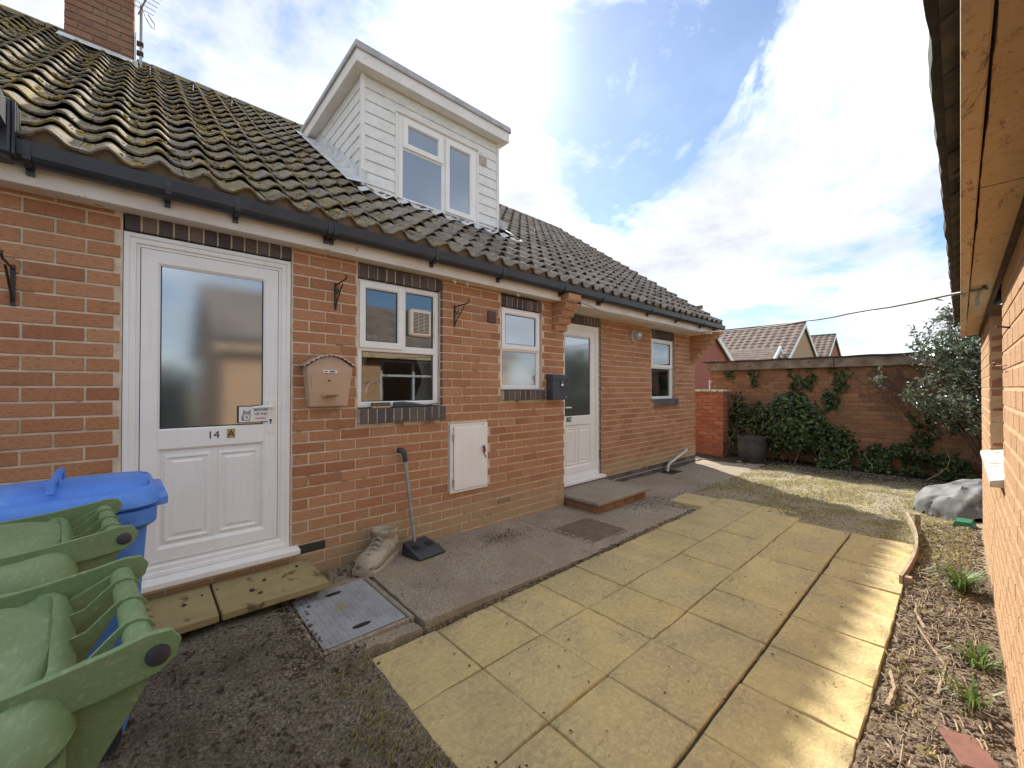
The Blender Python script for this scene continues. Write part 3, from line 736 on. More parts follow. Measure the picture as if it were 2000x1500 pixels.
m = MB(); ring = lambda i, z, y2=3.25: [(OX0-i, OY-i, z), (OX1+i, OY-i, z), (OX1+i, y2, z), (OX0-i, y2, z)]
m.loft([ring(-.05, DZT+.128), ring(0.018, DZT+.120), ring(0.022, DZT+.128), ring(0.012, DZT+.20), ring(-0.01, DZT+.213), ring(-0.3, DZT+.205, 2.9)], cap=True)
m.build('felt_roof_edge', TRIM, dormer)
# lead skirts
m = MB(); nseg = 26
for k in range(nseg):
    xa, xb = DX0-0.12+(DX1-DX0+0.34)*k/nseg, DX0-0.12+(DX1-DX0+0.34)*(k+1)/nseg
    def lp(x, j):
        u = (XB1+0.05-x) % ROLL; h = 0.060*(0.5-0.5*math.cos(2*math.pi*u/ROLL))**1.7+.006
        s0 = (DY0-ES)/CA-0.30+0.018*math.sin(j*1.9); return [roof_pt(x, s0, h+0.034), roof_pt(x, s0+0.13, h*0.7+0.046), (x, DY0-0.035, DZ0+0.035-(0.02 if j % 5 == 0 else 0)), (x, DY0-0.02, DZ0+0.06)]
    m.loft([lp(xa, k), lp(xb, k+1)], closed=False)
m.build('lead_apron', LEAD, dormer, smooth=True)
for xs, sg in ((DX0, -1), (DX1, 1)):
    m = MB(); lo = []
    for k in range(16):
        s = (DY0-ES)/CA-0.12+k*0.16
        wv = 0.008*math.sin(k*2.3)
        lo.append([roof_pt(xs+sg*(0.21+wv), s, 0.085), roof_pt(xs+sg*0.12, s, 0.094+wv), roof_pt(xs+sg*0.022, s, 0.105), roof_pt(xs+sg*0.018, s, 0.20)])
    lo = [l for l in lo if l[0][1] < 3.1]
    m.loft(lo, closed=False); m.build('lead_soaker', LEAD, dormer, smooth=True)
# dormer window
m = MB(); m.ring(WX0, WX1, WZ0, WZ1, [(0, DY0+.03), (0, DY0-.022), (0.045, DY0-.022), (0.052, DY0-.012), (0.052, DY0+.03)])
xm = WX0+0.60
m.cbox(xm-0.03, xm+0.03, DY0-.020, DY0+.03, WZ0+.05, WZ1-.05, .004)
m.cbox(WX0+.05, xm-.03, DY0-.019, DY0+.03, WZ0+.60, WZ0+.65, .004)
dw = m.build('window_frame', UPVC, dormer)
m = MB(); m.ring(WX0+.045, xm-.02, WZ0+.625, WZ1-.04, [(0, DY0), (0, DY0-.045), (0.055, DY0-.045), (0.066, DY0-.030), (0.066, DY0)]); m.build('window_sash', UPVC, dormer)
m = MB(); m.ring(xm+.02, WX1-.045, WZ0+.045, WZ1-.04, [(0, DY0), (0, DY0-.045), (0.055, DY0-.045), (0.066, DY0-.030), (0.066, DY0)]); m.build('window_sash', UPVC, dormer)
for a, b, c, d in ((WX0+.1, xm-.07, WZ0+.68, WZ1-.09), (WX0+.05, xm-.028, WZ0+.05, WZ0+.602), (xm+.08, WX1-.10, WZ0+.10, WZ1-.09)):
    MB().box(a, b, DY0-.016, DY0-.008, c, d).build('window_pane', FROST2, dormer)
MB().cbox(WX0-.02, WX1+.02, DY0-.085, DY0+.01, WZ0-.035, WZ0-.002, .006).build('window_sill', TRIM, dormer)
MB().cbox(WX0-.03, WX1+.03, DY0-.05, DY0+.01, WZ1+.002, WZ1+.03, .006).build('drip_board', PAINT, dormer)
for xa, xb in ((WX0-.045, WX0-.002), (WX1+.002, WX1+.045)):
    MB().cbox(xa, xb, DY0-.026, DY0+.01, WZ0-.02, WZ1, .004).build('corner_trim', PAINT, dormer)
m = MB(); m.cbox(3.33, 3.45, DY0-.03, DY0, 4.42, 4.54, .004)
for k in range(5): m.box(3.338, 3.442, DY0-.036, DY0-.029, 4.432+k*0.021, 4.444+k*0.021)
m.build('vent_grille', simple('pale vent plastic', (0.52, 0.48, 0.46), (0.6, 0.56, 0.53), 6, 0.5, 0), dormer)

# ---- doors
CHROME = simple('satin metal', (0.6, 0.6, 0.6), (0.7, 0.7, 0.7), 9, 0.3, 0, metal=0.9)
BLACKM = simple('black lettering', (0.015, 0.015, 0.015), (0.02, 0.02, 0.02), 5, 0.5, 0)
def on_wall_text(body, size, x, z, y, mat, parent, name, ex=0.0008, sx=1.0):
    me = text_mesh(body, size, ex); me.materials.clear()
    o = mobj(name, me, mat, parent); o.rotation_euler = (math.pi/2, 0, 0); o.location = (x, y, z); o.scale = (sx, 1, 1); return o
def door(x0, x1, z0, z1, y, gz0, gz1, sillout, handle_right, glassmat):
    d = MB(); f = 0.072
    d.ring(x0, x1, z0, z1, [(0, y+.07), (0, y-.006), (0.022, y-.006), (0.028, y+.004), (f-.020, y+.004), (f-.014, y+.018), (f, y+.018), (f, y+.07)])
    dr = d.build('front_door', UPVC, house)
    a, b, c, e = x0+f+.004, x1-f-.004, z0+f+.004, z1-f-.004; yl = y+.016
    st = 0.092; m = MB()
    m.ring(a, b, c, e, [(0, yl+.05), (0, yl), (st-.016, yl), (st, yl+.014), (st, yl+.05)])
    m.cbox(a+st-.02, b-st+.02, yl+.0005, yl+.05, gz0-.135, gz0, .012)
    m.build('door_leaf', UPVC, dr)
    # lower infill panel with two raised fields
    m = MB(); m.box(a+st-.004, b-st+.004, yl+.022, yl+.045, c+st-.06, gz0-.12); m.build('door_panel', UPVC, dr)
    xm = (a+b)/2; pw = (b-a-2*st)
    for q0, q1 in ((a+st+.022, xm-.024), (xm+.024, b-st-.022)):
        m = MB(); m.ring(q0, q1, c+st+.02, gz0-.17, [(-.004, yl+.024), (0, yl+.014), (.010, yl+.012), (.020, yl+.020), (.030, yl+.021), (.045, yl+.013)])
        m.box(q0+.045, q1-.045, yl+.0135, yl+.022, c+st+.065, gz0-.215); m.build('raised_panel', UPVC, dr)
    MB().box(a+st-.006, b-st+.006, yl+.018, yl+.026, gz0-.006, gz1+.01).build('door_glass', glassmat, dr)
    # thin dark glazing gasket
    m = MB(); m.ring(a+st-.003, b-st+.003, gz0-.001, gz1+.003, [(0, yl+.019), (0.0, yl+.011), (.006, yl+.011), (.006, yl+.019)]); m.build('gasket', BLACKM, dr)
    m = MB(); m.cbox(x0-.012, x1+.055, y-sillout, y+.05, z0-.052, z0-.012, .006)
    m.loft([[(xx, y-sillout+.01, z0-.013), (xx, y+.01, z0-.001), (xx, y+.03, z0-.013)] for xx in (x0-.008, x1+.05)], cap=True); m.build('door_sill', UPVC, dr)
    hx = (b-.045) if handle_right else (a+.045); hz = (gz0-0.05)+0.13; sg = -1 if handle_right else 1
    m = MB(); m.loft([[(hx+w_*math.cos(6.283*k/12)*0.016, yy, hz-.03+(.10 if math.sin(6.283*k/12+.01) > 0 else -.10)+0.016*math.sin(6.283*k/12)) for k in range(12)] for yy, w_ in ((yl, 1.0), (yl-.009, 1.0), (yl-.012, .8))], cap=True)
    m.build('handle_plate', UPVC, dr)
    m = MB(); m.tube([(hx, yl, hz+.04), (hx, yl-.045, hz+.04)], .010, 8); m.tube([(hx-sg*.005, yl-.05, hz+.04), (hx+sg*.05, yl-.052, hz+.042), (hx+sg*.115, yl-.046, hz+.036)], [.011, .0105, .008], 8); m.build('door_handle', UPVC, dr, smooth=True)
    m = MB(); m.tube([(hx, yl-.013, hz-.055), (hx, yl-.015, hz-.055)], .008, 10); m.box(hx-.0035, hx+.0035, yl-.015, yl-.012, hz-.08, hz-.055); m.build('keyhole', BLACKM, dr)
    return dr, (a, b, c, e, yl)
dA, (a, b, c, e, yl) = door(-0.087, 0.791, 0.262, 2.316, 0.018, 1.150, 2.155, 0.085, True, FROST)
on_wall_text('14', 0.068, 0.345, 1.072, yl-.001, BLACKM, dA, 'house_number')
MB().box(0.418, 0.462, yl-.003, yl, 1.068, 1.128).build('letter_plate', simple('gold sticker', (0.35, 0.27, 0.10), (0.42, 0.33, 0.14), 9, 0.5, 0), dA)
on_wall_text('A', 0.062, 0.440, 1.076, yl-.004, BLACKM, dA, 'house_letter')
dB, (a2, b2, c2, e2, yl2) = door(4.04, 4.918, 0.165, 2.28, YB+0.02, 1.02, 2.10, 0.10, False, FROST)
MB().box(4.225, 4.325, yl2-.003, yl2, 0.945, 1.005).build('number_plate', simple('dark green plate', (0.03, 0.07, 0.045), (0.04, 0.09, 0.06), 9, 0.5, 0), dB)
on_wall_text('14B', 0.050, 4.275, 0.957, yl2-.005, simple('pale numerals', (0.6, 0.6, 0.5), (0.7, 0.7, 0.6), 9, 0.5, 0), dB, 'house_number')
# warning sign on the left door
sg_ = thing('door_sign', (0.575, yl-.004, 1.16), 'small white warning sign with a grey dog head on the door glass', 'sign')
MB().box(0.478, 0.664, yl-.004, yl+.010, 1.163, 1.278).build('sign_border', BLACKM, sg_)
WH = simple('sign white', (0.76, 0.75, 0.75), (0.8, 0.79, 0.79), 6, 0.4, 0)
MB().box(0.483, 0.659, yl-.0065, yl-.0035, 1.168, 1.273).build('sign_board', WH, sg_)
on_wall_text('BEWARE', 0.0215, 0.611, 1.243, yl-.0075, BLACKM, sg_, 'sign_text')
on_wall_text('OF THE', 0.0215, 0.611, 1.213, yl-.0075, BLACKM, sg_, 'sign_text')
on_wall_text('HUSKY', 0.0215, 0.611, 1.183, yl-.0075, simple('red print', (0.45, 0.08, 0.08), (0.5, 0.1, 0.1), 6, 0.5, 0), sg_, 'sign_text')
hx, hz = 0.525, 1.215; k_ = 0.001
def flat(pts, y, mat, nm):
    m = MB(); m.loft([[(hx+p[0]*k_, yy, hz+p[1]*k_) for p in pts] for yy in (y, y-.0006)], cap=True); m.build(nm, mat, sg_)
flat([(-28, -36), (20, -40), (26, -8), (24, 10), (26, 40), (14, 26), (-4, 24), (-16, 38), (-20, 12), (-26, -10)], yl-.0068, simple('print grey', (0.16, 0.17, 0.2), (0.3, 0.3, 0.33), 60, 0.6, 0), 'dog_print')
flat([(-10, -34), (14, -34), (22, -14), (20, 6), (10, 12), (4, 2), (-2, 12), (-14, 8), (-18, -14)], yl-.0075, simple('print pale', (0.62, 0.62, 0.64), (0.7, 0.7, 0.7), 60, 0.6, 0), 'dog_print')
flat([(-2, -18), (8, -18), (9, -10), (-3, -10)], yl-.0082, BLACKM, 'dog_print')
for ex in (-8, 12): flat([(ex-3, 0), (ex+3, 0), (ex+2, 4), (ex-2, 4)], yl-.0082, BLACKM, 'dog_print')

# ---- windows
def uwin(x0, x1, z0, z1, y, fw_=0.045):
    m = MB(); m.ring(x0, x1, z0, z1, [(0, y+.06), (0, y-.002), (fw_-.012, y-.002), (fw_, y+.012), (fw_, y+.06)])
    return m.build('window', UPVC, house)
def bar(x0, x1, z0, z1, y, par): MB().cbox(x0, x1, y-.003, y+.055, z0, z1, .006).build('frame_bar', UPVC, par)
def sash(x0, x1, z0, z1, y, par, wd=0.055):
    m = MB(); m.ring(x0, x1, z0, z1, [(0, y), (0, y-.020), (wd-.012, y-.020), (wd, y-.006), (wd, y+.03)]); m.build('window_sash', UPVC, par)
    m = MB(); m.ring(x0+wd-.002, x1-wd+.002, z0+wd-.002, z1-wd+.002, [(0, y), (0.0, y-.008), (.005, y-.008), (.005, y)]); m.build('gasket', BLACKM, par)
def pane(x0, x1, z0, z1, y, par, mat): MB().box(x0, x1, y+.020, y+.026, z0, z1).build('window_pane', mat, par)
yw = 0.035
w1 = uwin(1.283, 2.042, 1.243, 2.292, yw)
bar(1.31, 2.015, 1.705, 1.765, yw, w1); bar(1.665, 1.715, 1.76, 2.26, yw, w1)
sash(1.30, 1.685, 1.735, 2.275, yw, w1); pane(1.34, 1.64, 1.78, 2.235, yw-.02, w1, GLASS)
pane(1.71, 2.01, 1.75, 2.26, yw, w1, GLASS); pane(1.31, 2.01, 1.27, 1.72, yw, w1, GLASS)
for x0, x1, z0, z1 in ((1.328, 1.997, 1.288, 1.708), (1.715, 1.997, 1.765, 2.247)):
    m = MB(); m.ring(x0, x1, z0, z1, [(0, yw+.02), (0, yw+.012), (.005, yw+.012), (.005, yw+.02)]); m.build('gasket', BLACKM, w1)
# extractor fan in the right hand light
fan = MB().cbox(1.745, 1.955, yw-.035, yw+.03, 1.865, 2.105, .012).build('extractor_fan', simple('cream plastic', (0.66, 0.60, 0.47), (0.72, 0.66, 0.53), 5, 0.4, 0), w1)
m = MB()
for cx in range(3):
    for rz in range(15): m.box(1.772+cx*.054, 1.772+cx*.054+.049, yw-.0365, yw-.0345, 1.890+rz*.0125, 1.890+rz*.0125+.0075)
m.build('fan_slots', simple('dark slots', (0.03, 0.025, 0.02), (0.05, 0.04, 0.03), 5, 0.8, 0), w1)
w2 = uwin(2.798, 3.41, 1.385, 2.268, yw)
bar(2.82, 3.39, 1.80, 1.85, yw, w2); sash(2.82, 3.39, 1.825, 2.25, yw, w2)
pane(2.86, 3.35, 1.87, 2.21, yw-.02, w2, FROST); pane(2.83, 3.38, 1.41, 1.815, yw, w2, FROST2)
w3 = uwin(6.42, 7.19, 1.21, 2.258, YB+yw)
bar(6.45, 7.16, 1.74, 1.79, YB+yw, w3); sash(6.44, 7.17, 1.765, 2.24, YB+yw, w3)
pane(6.48, 7.13, 1.81, 2.20, YB+yw-.02, w3, GLASS); pane(6.45, 7.16, 1.24, 1.75, YB+yw, w3, GLASS)
# rooms behind the clear windows
def room(x0, x1, y0, y1, z0, z1, mat, par, nm='room'):
    m = MB(); m.add([(x0,y0,z0),(x1,y0,z0),(x1,y1,z0),(x0,y1,z0),(x0,y0,z1),(x1,y0,z1),(x1,y1,z1),(x0,y1,z1)], [(0,1,2,3),(7,6,5,4),(1,5,6,2),(2,6,7,3),(3,7,4,0)])
    return m.build(nm, mat, par)
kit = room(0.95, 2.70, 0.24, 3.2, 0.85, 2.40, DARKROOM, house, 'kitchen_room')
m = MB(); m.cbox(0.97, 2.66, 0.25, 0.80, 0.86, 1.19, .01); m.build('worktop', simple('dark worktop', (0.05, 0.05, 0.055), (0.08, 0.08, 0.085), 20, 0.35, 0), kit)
m = MB(); pts = [(1.62, 0.30, 1.19), (1.62, 0.30, 1.36)]+[(1.62-.075+.075*math.cos(t*math.pi/8), 0.30, 1.36+.10*math.sin(t*math.pi/8)) for t in range(1, 8)]+[(1.47, 0.30, 1.35)]
m.tube(pts, .012, 8); m.build('kitchen_tap', CHROME, kit, smooth=True)
def curtain(x0, x1, z0, z1, y, par, pinch):
    m = MB(); lo = []
    for j in range(13):
        t = j/12; z = z1+(z0-z1)*t; q = 1-pinch*math.sin(math.pi*min(1, t*1.1))**2
        lo.append([(x0+(x1-x0)*q*(i/16), y+0.016*math.sin(i*1.9+t), z) for i in range(17)])
    m.loft(lo, closed=False); return m.build('curtain', FABRIC, par, smooth=True)
curtain(1.30, 1.42, 1.20, 1.74, 0.15, kit, 0.45); curtain(2.03, 1.86, 1.20, 1.74, 0.15, kit, 0.45); MB().box(1.0, 2.6, .12, .14, 1.735, 1.76).build('curtain_rail', UPVC, kit)
m = MB(); m.ring(1.75, 2.60, 1.10, 2.15, [(0, 3.19), (0, 3.15), (.06, 3.15), (.06, 3.19)]); m.box(2.14, 2.20, 3.15, 3.19, 1.16, 2.09); m.box(1.81, 2.54, 3.15, 3.19, 1.70, 1.75); m.build('inner_window', UPVC, kit)
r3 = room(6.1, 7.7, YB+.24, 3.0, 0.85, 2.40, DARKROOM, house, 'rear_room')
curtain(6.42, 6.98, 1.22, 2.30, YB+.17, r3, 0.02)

# vents, air bricks and stub pipes in the wall
m = MB(); m.cbox(2.605, 2.715, -.016, .02, 2.075, 2.195, .004)
for k in range(5): m.box(2.612, 2.708, -.024, -.015, 2.085+k*.022, 2.098+k*.022)
m.build('vent_grille', simple('brown plastic', (0.10, 0.055, 0.045), (0.14, 0.075, 0.06), 6, 0.5, 0), house)
def airbrick(x0, z0, mat, ww=.215, hh=.065):
    m = MB(); m.cbox(x0, x0+ww, -.004, .05, z0, z0+hh, .003); ab = m.build('air_brick', mat, house)
    m = MB()
    for i in range(9):
        for j in range(3): m.box(x0+.012+i*.022, x0+.026+i*.022, -.0055, -.0035, z0+.008+j*.018, z0+.019+j*.018)
    m.build('vent_holes', BLACKM, ab)
airbrick(2.72, 0.186, simple('buff air brick', (0.46, 0.33, 0.19), (0.52, 0.39, 0.24), 9, 0.85)); airbrick(0.82, 0.186, simple('mossy air brick', (0.035, 0.05, 0.03), (0.07, 0.075, 0.05), 20, 0.9))
for px_ in (2.13, 2.27, 2.93):
    m = MB(); m.tube([(px_, -.05, 2.44), (px_+.005, -.12, 2.375)], .012, 8); m.build('overflow_pipe', simple('off white pipe', (0.6, 0.57, 0.5), (0.68, 0.65, 0.58), 9, 0.5, 0), house, smooth=True)
WPIPE = simple('grey white waste pipe', (0.50, 0.49, 0.46), (0.60, 0.59, 0.56), 9, 0.5, .05)
m = MB(); m.tube([(7.60, YB+.03, 0.245), (7.58, YB-.06, 0.24), (7.50, YB-.075, 0.225), (6.86, YB-.085, 0.075), (6.80, YB-.088, 0.04), (6.785, YB-.09, -.05)], .024, 10); m.build('waste_pipe', WPIPE, house, smooth=True)
MB().box(6.62, 7.02, YB-.25, YB-.02, -.062, -.056).build('drain_gully', BLACKM, house)

# ------------------------------------------------------------------ things fixed to the wall
def bracket(x, z, label, sc=1.0, scroll=True):
    t = thing('basket_bracket', (x, 0, z), label, 'bracket', 'hanging basket brackets on the wall'); ln = .20*sc
    MB().cbox(x-.009, x+.009, -.007, .002, z-.19*sc, z+.02, .002).build('wall_plate', IRON, t)
    m = MB(); m.tube([(x, -.004, z), (x, -ln, z+.004), (x, -ln-.02, z+.008), (x, -ln-.035, z+.022), (x, -ln-.025, z+.038)], .0055, 6)
    m.build('arm', IRON, t)
    m = MB(); m.tube([(x, -.004, z-.17*sc), (x, -.05*sc, z-.115*sc), (x, -.16*sc, z-.015)], .0055, 6); m.build('brace', IRON, t)
    if scroll:
        m = MB(); m.tube([(x, -.008, z-.02), (x, -.045, z-.075*sc), (x, -.075, z-.06*sc), (x, -.065, z-.04), (x, -.05, z-.05)], .0045, 6); m.build('scroll', IRON, t)
bracket(1.10, 2.195, 'black iron basket bracket on the brickwork above the pinkish brown letterbox')
bracket(2.205, 2.175, 'black scrolled basket bracket between the wide kitchen window and the narrow window')
bracket(-0.495, 2.01, 'dark basket bracket at the left edge above the blue bin', 1.0, False)

# left letterbox: flared box with an arched scalloped lid
PINK = simple('pinkish brown powder coat', (0.47, 0.325, 0.225), (0.53, 0.375, 0.27), 5, 0.42, .03, 60)
t = thing('letterbox', (1.03, 0, 1.26), 'pinkish brown metal letterbox with arched scalloped roof beside the left door', 'letterbox')
m = MB(); bx = 1.03
m.loft([[(bx-w_, .0, z), (bx-w_, -d, z), (bx+w_, -d, z), (bx+w_, .0, z)] for w_, d, z in ((.125, .085, 1.262), (.132, .09, 1.268), (.160, .118, 1.525), (.160, .118, 1.56))], cap=True)
m.build('box', PINK, t)
m = MB(); arc = [(-.160, 1.56)]+[(-.155+.31*k/12, 1.562+.075*math.sin(math.pi*k/12)) for k in range(13)]+[(.160, 1.56)]
m.loft([[(bx+p[0], yy, p[1]) for p in arc] for yy in (-.002, -.114)], cap=True); m.build('arched_top', PINK, t)
m = MB(); n = 24; lo = []
for k in range(n+1):
    xx = -.185+.37*k/n; zc = 1.566+.085*math.sin(math.pi*(k/n))-.0
    sc = 0.006*math.sin(k*math.pi)+(.006 if k % 2 else -.004); lo.append([(bx+xx, -.002, zc), (bx+xx, -.135, zc), (bx+xx, -.140, zc-.012+sc), (bx+xx, -.134, zc-.010+sc), (bx+xx, -.130, zc-.006), (bx+xx, -.002, zc-.006)])
m.loft(lo, cap=True); m.build('scalloped_roof', simple('worn lid paint', (0.36, 0.24, 0.18), (0.55, 0.45, 0.38), 30, 0.5, .1), t)
m = MB(); m.loft([[(bx-w_, -d, z), (bx-w_, -d-.004, z), (bx+w_, -d-.004, z), (bx+w_, -d, z)] for w_, d, z in ((.112, .089, 1.275), (.138, .1165, 1.50))], cap=True); m.build('flap_door', PINK, t)
MB().box(bx-.055, bx+.045, -.1235, -.117, 1.512, 1.532).build('name_label', WH, t)
m = MB(); m.box(bx-.048, bx-.022, -.1245, -.1232, 1.519, 1.525); m.box(bx-.008, bx+.030, -.1245, -.1232, 1.517, 1.527); m.build('faded_print', IRON, t)
m = MB(); m.tube([(bx-.01, -.112, 1.455), (bx-.01, -.122, 1.455)], .007, 10); m.build('lock', IRON, t)
m = MB(); m.loft([[(bx-.055+p, -.100-q*.108-.003, 1.33+q*.022*1) for p in (0, .09)]+[(bx+.035, -.098, 1.33+q*.022), (bx-.055, -.098, 1.33+q*.022)] for q in (0, 1)], cap=True)
m.build('faded_sticker', simple('faded yellow sticker', (0.5, 0.36, 0.14), (0.55, 0.4, 0.18), 60, 0.5, 0), t)
# right letterbox
NAVY = simple('dark blue grey metal', (0.045, 0.048, 0.065), (0.06, 0.063, 0.085), 6, 0.4, .03)
t = thing('letterbox', (3.62, 0, 1.26), 'dark blue grey steel letterbox under the corbel beside the right door', 'letterbox')
MB().cbox(3.49, 3.755, -.105, .0, 1.262, 1.52, .004).build('box', NAVY, t)
m = MB(); m.loft([[(xx, .0, 1.565), (xx, -.118, 1.548), (xx, -.118, 1.498), (xx, -.109, 1.498), (xx, -.106, 1.521), (xx, 0, 1.521)] for xx in (3.487, 3.758)], cap=True); m.build('lid', NAVY, t)
m = MB(); m.tube([(3.645, -.105, 1.465), (3.645, -.111, 1.465)], .028, 14); m.box(3.617, 3.673, -.112, -.104, 1.41, 1.465); m.build('badge', BLACKM, t)
MB().box(3.625, 3.665, -.1135, -.111, 1.425, 1.452).build('badge_label', WH, t)
m = MB(); m.tube([(3.645, -.110, 1.476), (3.645, -.114, 1.476)], .010, 10); m.build('horn_emblem', CHROME, t)
m = MB(); m.tube([(3.715, -.104, 1.292), (3.715, -.114, 1.292)], .011, 10); m.build('lock', CHROME, t)
# meter cupboard
t = thing('meter_cupboard', (2.374, 0, 0.40), 'white meter cupboard in the brick wall with a small red handle', 'cupboard')
m = MB(); m.ring(2.150, 2.600, 0.403, 1.058, [(0, .12), (0, -.016), (.030, -.016), (.034, -.006), (.034, .12)]); m.build('frame', PAINT, t)
MB().cbox(2.188, 2.592, -.024, -.006, 0.425, 1.028, .006).build('cupboard_door', UPVC, t)
for z in (.5, .93): MB().cbox(2.172, 2.19, -.028, -.014, z-.03, z+.03, .002).build('hinge', STEEL, t)
m = MB(); m.tube([(2.545, -.025, .755), (2.54, -.045, .775), (2.525, -.05, .825)], [.009, .013, .013], 8); m.build('red_handle', simple('red plastic', (0.22, 0.012, 0.02), (0.28, 0.02, 0.03), 9, 0.35, 0), t, smooth=True)
m = MB(); m.tube([(2.546, -.027, .75), (2.57, -.03, .70)], .004, 6); m.build('blade', IRON, t)
# bulkhead lamp
t = thing('wall_lamp', (5.83, YB, 2.2), 'round bulkhead wall lamp right of the right hand door', 'lamp')
m = MB(); m.tube([(5.83, YB, 2.235), (5.83, YB-.035, 2.235), (5.83, YB-.042, 2.235)], [.10, .10, .09], 18); m.build('lamp_base', simple('grey cast metal', (0.4, 0.38, 0.35), (0.5, 0.48, 0.44), 9, 0.5, .1), t, smooth=True)
m = MB(); m.tube([(5.83, YB-.042, 2.235), (5.83, YB-.09, 2.232), (5.83, YB-.125, 2.228), (5.83, YB-.14, 2.226)], [.076, .073, .055, .02], 16); m.build('lamp_glass', frost_mat('ribbed lamp glass', (0.42, 0.42, 0.40), .2, .1), t, smooth=True)

# bits left on the kitchen window sill
t = thing('scrubbing_brush', (1.50, -.012, 1.236), 'worn scrubbing brush lying on the kitchen window sill', 'brush')
MB().cbox(1.385, 1.545, -.038, .014, 1.236, 1.249, .004).build('brush_back', simple('pale worn wood', (0.42, 0.35, 0.25), (0.5, 0.42, 0.3), 20, 0.8), t)
m = MB()
for i in range(22):
    for j in range(6):
        x, y = 1.392+i*.007, -.033+j*.008; m.tube([(x, y, 1.249), (x+rng.uniform(-.004, .004), y+rng.uniform(-.004, .004), 1.280)], .0026, 4)
m.build('bristles', simple('brown bristles', (0.20, 0.13, 0.07), (0.28, 0.19, 0.1), 60, 0.9), t, kind='stuff')
t = thing('folded_sheeting', (1.75, -.015, 1.236), 'folded dark green sheeting lying along the kitchen window sill', 'sheeting')
m = MB(); m.tube([(1.58, -.018, 1.262), (1.66, -.02, 1.262), (1.76, -.02, 1.256), (1.84, -.015, 1.248), (1.90, -.01, 1.245)], [.020, .024, .018, .011, .006], 7)
m.tube([(1.57, -.030, 1.246), (1.72, -.032, 1.246), (1.86, -.02, 1.243), (2.03, .0, 1.262)], [.012, .011, .008, .004], 6); m.build('folds', simple('dark green sheeting', (0.02, 0.035, 0.03), (0.05, 0.07, 0.06), 30, 0.5, .5, 40), t)

# ------------------------------------------------------------------ steps, covers and things on the path
SANDS = simple('mossy buff step slab', (0.25, 0.20, 0.085), (0.36, 0.29, 0.145), 4, 0.9, 0.7, 60, lo=.3, hi=.7, speck=((0.13, 0.115, 0.05), 9, .58))
t = thing('door_step', (0.35, -.25, 0.05), 'low step of two buff slabs below the left door', 'step')
for x0, x1 in ((-.62, .322), (.334, .905)): MB().cbox(x0, x1, -.490, -.005, .105, .150, .006).build('step_slab', SANDS, t)
for x0 in (-.55, -.1, .35, .72): MB().cbox(x0, x0+.15, -.40, -.03, -.02, .104, .006).build('step_brick', DBRK, t)  # dark brick colour stands in for the shaded gap under the slabs
t = thing('brick_step', (4.35, -.15, -.06), 'brick step with a concrete slab top below the right hand door', 'step')
MB().cbox(3.815, 4.935, -.505, YB-.01, .058, .100, .008).build('step_slab', CONC, t)
MB().box(3.85, 4.89, -.455, YB, -.12, .057).build('step_core', DMORT, t)
sp = wall_pieces((3.84, -.465), 0, 0, 1.06, -.1, .056, [], PBRK, zref=-.105)+wall_pieces((3.84, .2), -math.pi/2, 0, .66, -.1, .056, [], PBRK, zref=-.105)+wall_pieces((4.90, -.46), math.pi/2, 0, .66, -.1, .056, [], PBRK, zref=-.105)
sp = [(p[0], p[1], p[2], p[3], RBRK) for p in sp]; lay_bricks(sp, t)
# galvanised manhole cover
GALV = simple('galvanised plate', (0.30, 0.32, 0.35), (0.40, 0.42, 0.45), 7, 0.5, .15, 50, metal=.25, speck=((0.33, 0.32, 0.22), 6, .60))
t = thing('manhole_cover', (.94, -.70, .02), 'pale grey galvanised manhole cover with raised pattern near the boot', 'manhole cover')
zt = gz(.94)-.030
HS = lambda x0, x1, y0, y1: MB().cbox(x0, x1, y0, y1, zt-.02, zt+.014, .004)
m = MB(); m.cbox(.668, .695, -1.05, -.335, zt-.04, zt+.016, .006); m.cbox(1.183, 1.215, -1.05, -.335, zt-.04, zt+.016, .006); m.cbox(.696, 1.182, -1.05, -1.026, zt-.04, zt+.0155, .006); m.cbox(.696, 1.182, -.362, -.335, zt-.04, zt+.0155, .006)
m.build('mortar_surround', CONC, t)
MB().box(.70, 1.178, -1.022, -.366, zt-.02, zt+.004).build('cover_tray', simple('dark seam', (.03, .03, .025), (.05, .05, .04), 8, .9), t)
MB().cbox(.706, 1.172, -1.016, -.372, zt+.004, zt+.016, .002).build('cover_plate', GALV, t)
m = MB(); px0, py0 = .716, -1.006
for i in range(7):
    for j in range(10):
        x, y = px0+i*.0635, py0+j*.0625
        if (i+j) % 2: m.cbox(x+.004, x+.058, y+.006, y+.026, zt+.0155, zt+.0185, .0012); m.cbox(x+.004, x+.058, y+.034, y+.054, zt+.0155, zt+.0185, .0012)
        else: m.cbox(x+.006, x+.026, y+.004, y+.058, zt+.0155, zt+.0185, .0012); m.cbox(x+.034, x+.054, y+.004, y+.058, zt+.0155, zt+.0185, .0012)
m.build('raised_pattern', GALV, t, kind='stuff')
for y in (-.93, -.46): MB().loft([[(.94+.055*math.cos(q*.5236), y+.018*math.sin(q*.5236), z) for q in range(12)] for z in (zt+.0165, zt+.0195)], cap=True).build('lifting_slot', BLACKM, t)
